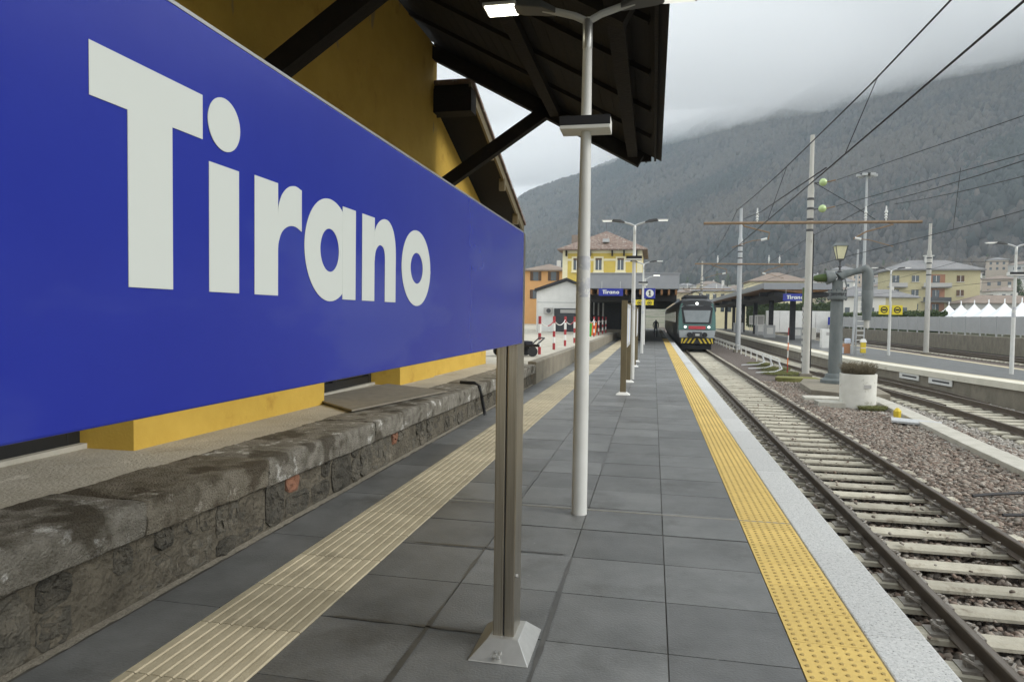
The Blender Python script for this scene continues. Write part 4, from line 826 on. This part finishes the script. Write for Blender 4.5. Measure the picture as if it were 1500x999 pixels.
def twigs(n, r, h, seed=1, lean=.5):
    m = MB(); rs = random.Random(seed)
    for i in range(n):
        a = rs.uniform(0,6.28); q = r*math.sqrt(rs.random())*.8; x, y = q*math.cos(a), q*math.sin(a); l = rs.uniform(.5,1)*h
        dx, dy = (x/r*lean+rs.uniform(-.25,.25))*l, (y/r*lean+rs.uniform(-.25,.25))*l
        p0 = Vector((x,y,0)); p1 = p0+Vector((dx,dy,l)); s = Vector((rs.uniform(-1,1),rs.uniform(-1,1),.2)).normalized()*.006
        m.add([p0-s,p0+s,p1],[(0,1,2)]); l *= 1
        for k in range(5):
            c = p0.lerp(p1, rs.uniform(.35,1)); e = c+Vector((rs.uniform(-.07,.07),rs.uniform(-.07,.07),rs.uniform(0,.07))); m.add([c, c+Vector((.0,.012,.012)), e],[(0,1,2)])
    return m
twigs(1100,.5,.52,3,.22).build('dry_brush', 'dry_plant', t, loc=(0,0,.84))
struct(twigs(600,.45,.12,5,.3).build('moss_tuft', 'grass', t, loc=(.25,-.55,.0)), 'stuff')
for i, (x, y, r_) in enumerate(((6.9,28.9,.9),(5.9,33.5,1.2),(7.6,14.4,.16),(6.0,36.5,1.0),(5.9,40,.9))):
    o = twigs(900 if r_ > .3 else 200, r_, .13, 20+i, .2).build('grass_patch', 'grass', loc=(x,y,-.70)); o['kind'] = 'stuff'
o = MB().loft([[(x-.24,y,-.78),(x+.24,y,-.78),(x+.24,y,-.61),(x-.24,y,-.61)] for x, y in ((6.35,12.6),(6.5,15.5),(6.75,19.0),(7.0,22.5),(7.05,26))]).build('cable_duct', 'concrete_pale', bevel=.015); tag(o, 'flat concrete cable duct running past the planter', 'cable duct')
o = MB().add([(5.9,18.6,-.62),(6.9,18.2,-.64),(7.0,18.5,-.60),(6.0,18.95,-.58),(5.9,18.6,-.67),(6.9,18.2,-.69),(7.0,18.5,-.66),(6.0,18.95,-.64)],[(0,1,2,3),(7,6,5,4),(0,4,5,1),(1,5,6,2),(2,6,7,3),(3,7,4,0)]).build('metal_plate', 'lamp_grey'); tag(o, 'loose grey metal plate lying on the ballast', 'plate')
o = MB().loft([[(6.35+r*math.cos(R(a)),19.6+r*math.sin(R(a)),z) for a in range(0,360,45)] for r, z in ((.09,-.7),(.1,-.5),(.03,-.42))]).build('yellow_marker', 'chev_yellow'); tag(o, 'small yellow marker beside the planter', 'marker')
for i, (a, b) in enumerate((((4.6,11.0),(9.5,12.6)),((4.5,9.9),(9.5,11.0)))):
    o = MB().tube([(a[0]+(b[0]-a[0])*u, a[1]+(b[1]-a[1])*u, -.655+.03*math.sin(u*9+i)) for u in np.linspace(0,1,14)], .022, 6).build('ground_cable', 'black_box'); tag(o, 'black cable lying across the brown ballast', 'cable', 'cables on the ballast')

# low white pipe rail along the tracks, marker poles, block post, signal ladder
t = thing('pipe_rail', 'low white pipe rail on short posts between the tracks', 'rail', (6.2, 34, -.65))
for z in (.52,.40): MB().tube([(.0,2,z),(.1,12,z),(.15,50,z)], .03, 6).build('pipe', 'white_paint', t, True)
for i in range(19): MB().cyl((.02+.008*i,2+2.6*i,-.05),(.02+.008*i,2+2.6*i,.52),.03,n=6).build('post', 'white_paint', t)
for i in range(3): MB().tube([(.02,2.5+2.6*i,.42),(.0,1.2+2.6*i,.1),(-.6,-.4+2.6*i,.06),(-1.5,-.9+2.6*i,.04)], .035, 6).build('conduit', 'lamp_grey', t, True)
t = thing('marker_pole', 'thin orange and white marker pole beside the concrete mast', 'pole', (6.15, 33.6, -.62))
for i, mt in enumerate(('red_paint','orange_plastic','white_paint','orange_plastic','white_paint','red_paint')): MB().cyl((0,0,.35*i),(.01,0,.35*i+.35),.022,n=8).build('band', mt, t)
t = thing('block_post', 'dark and white blocked post with green head behind the concrete mast', 'post', (7.35, 36.0, -.62))
MB().box(-.09,.09,-.09,.09,0,4.0).build('column', 'lamp_dark', t)
for i in range(11): MB().box(-.12,.12,-.12,.12,.15+.28*i,.30+.28*i).build('block', 'mast', t)
MB().box(-.14,.14,-.13,.13,3.25,4.05).build('head', 'hedge_leaf', t); MB().box(.1,.5,-.15,.15,1.5,2.1).build('junction_box', 'mast', t, bevel=.02)
t = thing('signal_mast', 'slender signal mast with white-runged ladder on the far platform', 'signal', (10.85, 40.2, 0))
MB().cyl((-.18,0,0),(-.05,0,5.7),.07,.05).build('pole', 'mast_steel', t, True)
for x in (.02,.42): MB().box(x-.03,x+.03,.1,.16,0,3.6).build('stile', 'mast_steel', t)
for i in range(13): MB().box(.04,.40,.11,.15,.25+.26*i,.29+.26*i).build('rung', 'white_paint', t)
t = thing('yellow_bin', 'yellow bin with white lid standing at the ladder foot', 'bin', (11.15, 40.0, 0)); t.scale = (.6, .6, .72); MB().box(-.2,.2,-.2,.2,.15,.95).build('body', 'chev_yellow', t, bevel=.03); MB().loft([[(-.26,-.24,.95),(.26,-.24,.95),(.26,.24,.95),(-.26,.24,.95)],[(-.15,-.15,1.2),(.15,-.15,1.2),(.15,.15,1.2),(-.15,.15,1.2)]]).build('lid', 'white_paint', t); MB().box(-.21,.21,-.21,.21,.5,.55).build('stripe', 'white_paint', t)
for s in (-.15,.15): MB().cyl((s,0,0),(s,0,.2),.03).build('leg', 'lamp_grey', t)
t = thing('wooden_crate', 'reddish crate with pale bundle on the far platform', 'crate', (10.45, 40.6, 0)); t.scale = (.7, .7, .75); MB().box(-.2,.25,-.25,.25,.05,.75).build('body', 'crate', t, bevel=.02); MB().box(-.4,-.1,-.2,.2,0,.5).build('bundle', 'blue_white', t, bevel=.05); MB().box(-.1,.3,-.2,.2,.76,1.15).build('sack', 'blue_white', t, bevel=.08)

# ---------------------------------------------------------------- retaining wall, fence, tents, hedge
t = thing('retaining_wall', 'stained concrete retaining wall along the outer track', 'wall', (28.7, 30, -.85))
for i in range(22): MB().box(0,.5,i*6+.01,i*6+5.99,0,1.46).build('wall_panel', 'concrete', t)
t = thing('panel_fence', 'grey panel fence on steel posts above the retaining wall', 'fence', (28.95, 30, .6))
for i in range(44): MB().box(-.03,.03,i*3+.06,i*3+2.94,.25,1.75).build('panel', 'fence_panel', t); MB().box(-.06,.06,i*3-.05,i*3+.05,0,1.8).build('post', 'lamp_grey', t)
X, Y = np.meshgrid(np.linspace(29, 140, 30), np.linspace(20, 190, 40)); struct(grid_obj('upper_ground', X, Y, .55+.0*X, 'ground'))
tent0 = None
for i in range(8):
    if tent0 is None:
        tent0 = t = thing('marquee_tent', 'white peaked marquee tent in the row behind the grey fence', 'tent', (34.5, 90.4, .5), 'white peaked tents behind the fence')
        def prof(u): return .9*(1-u)**2+.1*(1-u)
        m = MB(); n = 8; secs = []
        for j in range(n+1):
            u = j/n; s_ = max(u, .02); zz = 1.55+1.75*prof(u); secs.append([(s_*2.4*a, s_*1.65*b, zz) for a, b in ((-1,-1),(0,-1),(1,-1),(1,0),(1,1),(0,1),(-1,1),(-1,0))])
        m.loft(secs, False).build('canopy', 'tent', t); MB().cyl((0,0,3.2),(0,0,3.75),.05).build('finial', 'tent', t)
        MB().box(-2.4,2.4,-1.8,-1.76,1.38,1.57).build('valance', 'tent', t); MB().box(-2.42,-2.38,-1.8,1.8,1.38,1.57).build('valance', 'tent', t)
        for a in (-2.3,2.3):
            for b in (-1.7,1.7): MB().cyl((a,b,0),(a,b,1.55),.05).build('leg', 'pole_white', t)
    else:
        t = copy_tree(tent0); t.location = (34.5, 90.4-3.3*i, .5)
def hedge(label, x0, x1, y0, y1, z0, h, n, seed):
    rs = np.random.default_rng(seed); m = MB(); t = thing('hedge', label, 'hedge', (x0, y0, z0))
    for i in range(n):
        u, v = rs.random(), rs.random(); hh = h*(.82+.3*float(fbm(np.array([u*14.]), np.array([seed*1.7]), 3, seed)[0])*2)
        k_ = rs.random()**.5
        face = rs.integers(0, 3); X_ = u*(x1-x0); Y_ = v*(y1-y0); Z_ = k_*hh
        if face == 0: Y_ = rs.random()*.4*(1 if rs.random() < .7 else 1)
        elif face == 1: X_ = rs.random()*.5
        else: Z_ = hh*(1-.15*rs.random())
        c = Vector((X_,Y_,Z_)); a = Vector(rs.normal(size=3)).normalized()*rs.uniform(.1,.24); b = Vector(rs.normal(size=3)).normalized()*rs.uniform(.08,.2)
        m.add([c-a, c+b, c+a, c-b], [(0,1,2,3)])
    m.build('foliage', 'hedge_leaf', t); MB().box(.3,max(.5,x1-x0-.1),.45,max(.6,y1-y0-.1),0,h*.8).build('inner_growth', 'hedge_leaf', t)
hedge('long dark green hedge behind the grey fence below the apartment block', 31, 33.5, 88, 128, .5, 2.9, 9000, 1)
hedge('dark hedge seen beyond the far platform columns', 17, 32, 132, 134, .3, 5.5, 6000, 2)
t = thing('white_container_row', 'row of white site containers beyond the far platform', 'container', (19, 122, -.3))
for i in range(6): MB().box(i*1.9,i*1.9+1.85,0,2.4,0,3.6).build('panel', 'white_wall', t)

# ---------------------------------------------------------------- apartment block and town
t = thing('apartment_block', 'yellow four-storey apartment block with balconies and dark hipped roof', 'building', (px_(1369,176), 176, .5))
W = 9.2
MB().box(-W, W, 0, 11, 0, 13.2).build('wall', 'apartment', t)
rf = MB().add([(-W-.9,-.9,13.2),(W+.9,-.9,13.2),(W+.9,12,13.2),(-W-.9,12,13.2),(-W-.9,-.9,13.5),(W+.9,-.9,13.5),(W+.9,12,13.5),(-W-.9,12,13.5),(-4,5.5,16),(4,5.5,16)],[(3,2,1,0),(0,1,5,4),(1,2,6,5),(2,3,7,6),(3,0,4,7),(4,5,9,8),(5,6,9),(6,7,8,9),(7,4,8)]).build('roof', 'roof_grey', t)
MB().box(-1.2,.2,3,4,14,16.8).build('chimney', 'far_white', rf); MB().box(-1.5,.5,2.8,4.2,16.8,17).build('chimney_cap', 'far_white', rf)
for z in (9.9,6.6,3.3):
    for x, kind in ((-8.6,'d'),(-4.4,'w'),(.1,'p'),(-.0,'d'),(5.1,'w2')):
        if kind == 'p': MB().box(-1.9,1.9,-.05,-.003,z-.6,z+2.4).build('brick_panel', 'brick_panel', t)
        else:
            wd = MB().box(x-.75,x+.75,-.12,-.051 if x == 0 else -.003,z+(.0 if kind == 'd' else .7),z+2.1).build('window', 'window_glass' if kind != 'w2' or z < 4 else 'shutter', t); MB().box(x-.05,x+.05,-.15,-.121,z+.7,z+2.1).build('mullion', 'white_paint', wd)
            if kind != 'd': MB().box(x-.85,x+.85,-.25,-.003,z+.58,z+.69).build('sill', 'far_white', wd)
    for x0, x1 in ((-10.4,-6.4),(-3.0,2.9)):
        b = MB().box(x0,x1,-1.3,-.003,z-.75,z-.55).build('balcony', 'roof_grey', t); MB().box(x0,x1,-1.3,-1.26,z-.55,z+.35).build('railing', 'lamp_dark' if z < 9 else 'far_grey', b)
house('yellow_annex', 'low yellow house with slate roof beside the apartment block', 'house', (px_(1293,165), 168, .5), 13, 8, 6.4, 2.0, 'apartment', 'roof_grey', [(x, 2.4, 1.0, 1.9) for x in (-2.5,1.5,4)])
house('white_gabled_house', 'white gabled house with slate roof behind the water crane', 'house', (px_(1255,150), 152, .5), 9, 9, 6.0, 2.4, 'far_white', 'roof_grey', [(x, 2.6, .9, 1.3) for x in (-2.5,2)])
house('cream_villa', 'cream villa with shallow hipped roof above the platform canopy', 'house', (px_(1140,150), 155, 0), 11.5, 10, 9.6, 2.2, 'cream', 'roof_brown', [(x, 7.8, .7, .7) for x in (-2.2,-1.2,2.0,3.0)], chim=False)
house('arched_house', 'pale house with arched windows beside the train roof', 'house', (px_(1046,170), 172, 0), 9.5, 9, 8.2, 2.2, 'cream', 'roof_grey', [(x, z, .8, 1.4) for x in (-3.4,-1.8,-.2,1.6,3.2) for z in (6.2,3.4)])
house('beige_block', 'flat beige block just left of the train roof', 'building', (px_(1002,190), 195, 0), 9, 9, 8.6, .5, 'far_ochre', 'roof_brown', [(x, 5.8, 1.6, 1.2) for x in (-2,2)], chim=False)
house('blue_roofed_house', 'low dark-roofed house right of the apartment block', 'house', (px_(1468,170), 172, .5), 17, 9, 5.4, 2.0, 'far_grey', 'roof_brown', [(x, 2.2, 1.4, 1.5) for x in (-5,-1,3)])
cols = {'white': 'far_white', 'beige': 'far_pink', 'ochre': 'far_ochre', 'grey': 'far_grey'}; rs = random.Random(11); placed = []
tries = 0
while len(placed) < 96 and tries < 4000:
    tries += 1
    y = rs.uniform(215, 470); u = rs.uniform(-.17, .62); x = u*y*.958+0
    s_ = .7071*(x+y)
    if s_ > 430 or (abs(x-6) < 16 and y < 330): continue
    if any((x-a)**2+(y-b)**2 < 14.5**2 for a, b in placed): continue
    placed.append((x, y)); c = rs.choice(list(cols)); w_ = rs.uniform(8, 14); d_ = rs.uniform(8, 11); h = rs.uniform(5.5, 9.5)
    rc = rs.choice(('brown', 'grey'))
    house('hillside_house', f'small {c} house with {rc} roof in the town on the lower slope', 'house', (x, y, ground_z(x, y)), w_, d_, h, rs.uniform(1.6, 2.6), cols[c], 'roof_'+rc,
          [(q, z, 1.1, 1.4) for q in (-w_*.3, 0, w_*.3) for z in (h-2.4, h-5.2)], group=f'{c} town houses with {rc} roofs', rz=rs.uniform(-.6, .6), chim=rs.random() < .6)
# bare and evergreen trees between the houses
def tree_mesh(seed, h, bare):
    rs = random.Random(seed); tr = MB(); cr = MB()
    tr.tube([(0,0,-1),(0.05*h*rs.uniform(-1,1),0,h*.4),(0,0,h*.8)], [h*.03,h*.022,h*.008], 6)
    for i in range(9):
        a = rs.uniform(0,6.28); z = h*rs.uniform(.3,.7); l = h*rs.uniform(.2,.34); tr.tube([(0,0,z),(l*math.cos(a),l*math.sin(a),z+l*.7)], [h*.01,h*.003], 4)
    for i in range(520):
        a = rs.uniform(0,6.28); z = rs.uniform(.25,1); r = (math.sin(math.pi*min(1,(1-z)*1.1+.08))**.7 if bare else (1.08-z)*.8)*h*.34*math.sqrt(rs.random()); c = Vector((r*math.cos(a), r*math.sin(a), z*h))
        s_ = h*(.018 if bare else .035); p = [c+Vector((rs.uniform(-1,1),rs.uniform(-1,1),rs.uniform(-1,1)))*s_ for _ in range(3)]; cr.add(p, [(0,1,2)])
    return tr, cr
kinds = []
for i in range(5):
    bare = i < 3; tr, cr = tree_mesh(40+i, 9+i, bare); kinds.append((bare, tr.mesh('trunk', 'wood_dark'), cr.mesh('crown', 'dry_plant' if bare else 'hedge_leaf')))
n = 0
while n < 70:
    y = rs.uniform(200, 540); u = rs.uniform(-.2, .6); x = u*y*.958
    if (abs(x-6) < 18 and y < 330) or .7071*(x+y) > 520 or any((x-a)**2+(y-b)**2 < 9**2 for a, b in placed): continue
    bare, a, b = rs.choice(kinds); n += 1
    t = thing('bare_tree' if bare else 'evergreen_tree', 'brown leafless tree among the town houses' if bare else 'dark evergreen tree among the town houses', 'tree', (x, y, ground_z(x, y)), 'leafless trees in the town' if bare else 'evergreen trees in the town', rz=rs.uniform(0, 6))
    link('trunk', a, t); link('crown', b, t)

# ---------------------------------------------------------------- person far under the canopy
t = thing('person', 'person in dark clothes walking under the station canopy', 'person', (.25, 66, 0))
me = bpy.data.meshes.new('body'); J = [(0,0,.95),(0,0,1.2),(0,0,1.42),(0,0,1.52),(0,.01,1.66),(-.2,0,1.4),(-.25,.03,1.12),(-.22,-.08,.9),(.2,0,1.4),(.25,-.03,1.12),(.22,.08,.9),(-.1,0,.9),(-.11,-.08,.5),(-.11,.05,.08),(-.11,-.1,.03),(.1,0,.9),(.11,.12,.5),(.11,.2,.08),(.11,.08,.03)]
me.from_pydata(J, [(0,1),(1,2),(2,3),(3,4),(2,5),(5,6),(6,7),(2,8),(8,9),(9,10),(0,11),(11,12),(12,13),(13,14),(0,15),(15,16),(16,17),(17,18)], []); me.materials.append(MATS['coat'])
o = link('body', me, t); sk = o.modifiers.new('skin', 'SKIN'); ss = o.modifiers.new('sub', 'SUBSURF'); ss.levels = ss.render_levels = 1
for v, r_ in zip(me.skin_vertices[0].data if me.skin_vertices else [], [.15,.16,.15,.06,.1,.07,.05,.04,.07,.05,.04,.1,.075,.05,.045,.1,.075,.05,.045]): v.radius = (r_, r_*.8)

# ---------------------------------------------------------------- air: haze and low cloud on the mountain
def volume_mat(name, colr, dens, aniso=0.):
    m = bpy.data.materials.new(name); m.use_nodes = True; n = m.node_tree; n.nodes.clear(); o = n.nodes.new('ShaderNodeOutputMaterial'); v = n.nodes.new('ShaderNodeVolumePrincipled')
    v.inputs['Color'].default_value = (*colr, 1); v.inputs['Density'].default_value = dens; v.inputs['Anisotropy'].default_value = aniso; n.links.new(v.outputs[0], o.inputs['Volume']); MATS[name] = m; return m
volume_mat('haze_air', (.78,.90,1.), .00027); volume_mat('cloud_vapour', (1,1,1), .0085, .0)
o = MB().box(-1500, 2600, -200, 3300, -12, 660).build('haze', 'haze_air'); o['kind'] = 'stuff'
xs = np.linspace(-1450, 2550, 60); ys = np.linspace(640, 3250, 50); X, Y = np.meshgrid(xs, ys)
Zb = 336+150*fbm(X/330, Y/330, 5, 31)-.13*np.clip(X-60, 0, 650); Zt = 470+60*fbm(X/300, Y/300, 3, 77)
i = np.arange(X.size).reshape(X.shape); v = np.concatenate([np.stack([X,Y,Zb],-1).reshape(-1,3), np.stack([X,Y,Zt],-1).reshape(-1,3)]); N = X.size
f = [(a,b,c,d) for a,b,c,d in np.stack([i[:-1,:-1],i[1:,:-1],i[1:,1:],i[:-1,1:]],-1).reshape(-1,4)]+[(d+N,c+N,b+N,a+N) for a,b,c,d in np.stack([i[:-1,:-1],i[1:,:-1],i[1:,1:],i[:-1,1:]],-1).reshape(-1,4)]
loop = list(i[0,:])+list(i[1:,-1])+list(i[-1,-2::-1])+list(i[-2:0:-1,0])
f += [(loop[k], loop[(k+1) % len(loop)], loop[(k+1) % len(loop)]+N, loop[k]+N) for k in range(len(loop))]
me = bpy.data.meshes.new('low_cloud'); me.from_pydata(v.tolist(), [], [tuple(int(q) for q in x) for x in f]); me.materials.append(MATS['cloud_vapour'])
o = link('low_cloud', me); o['kind'] = 'stuff'
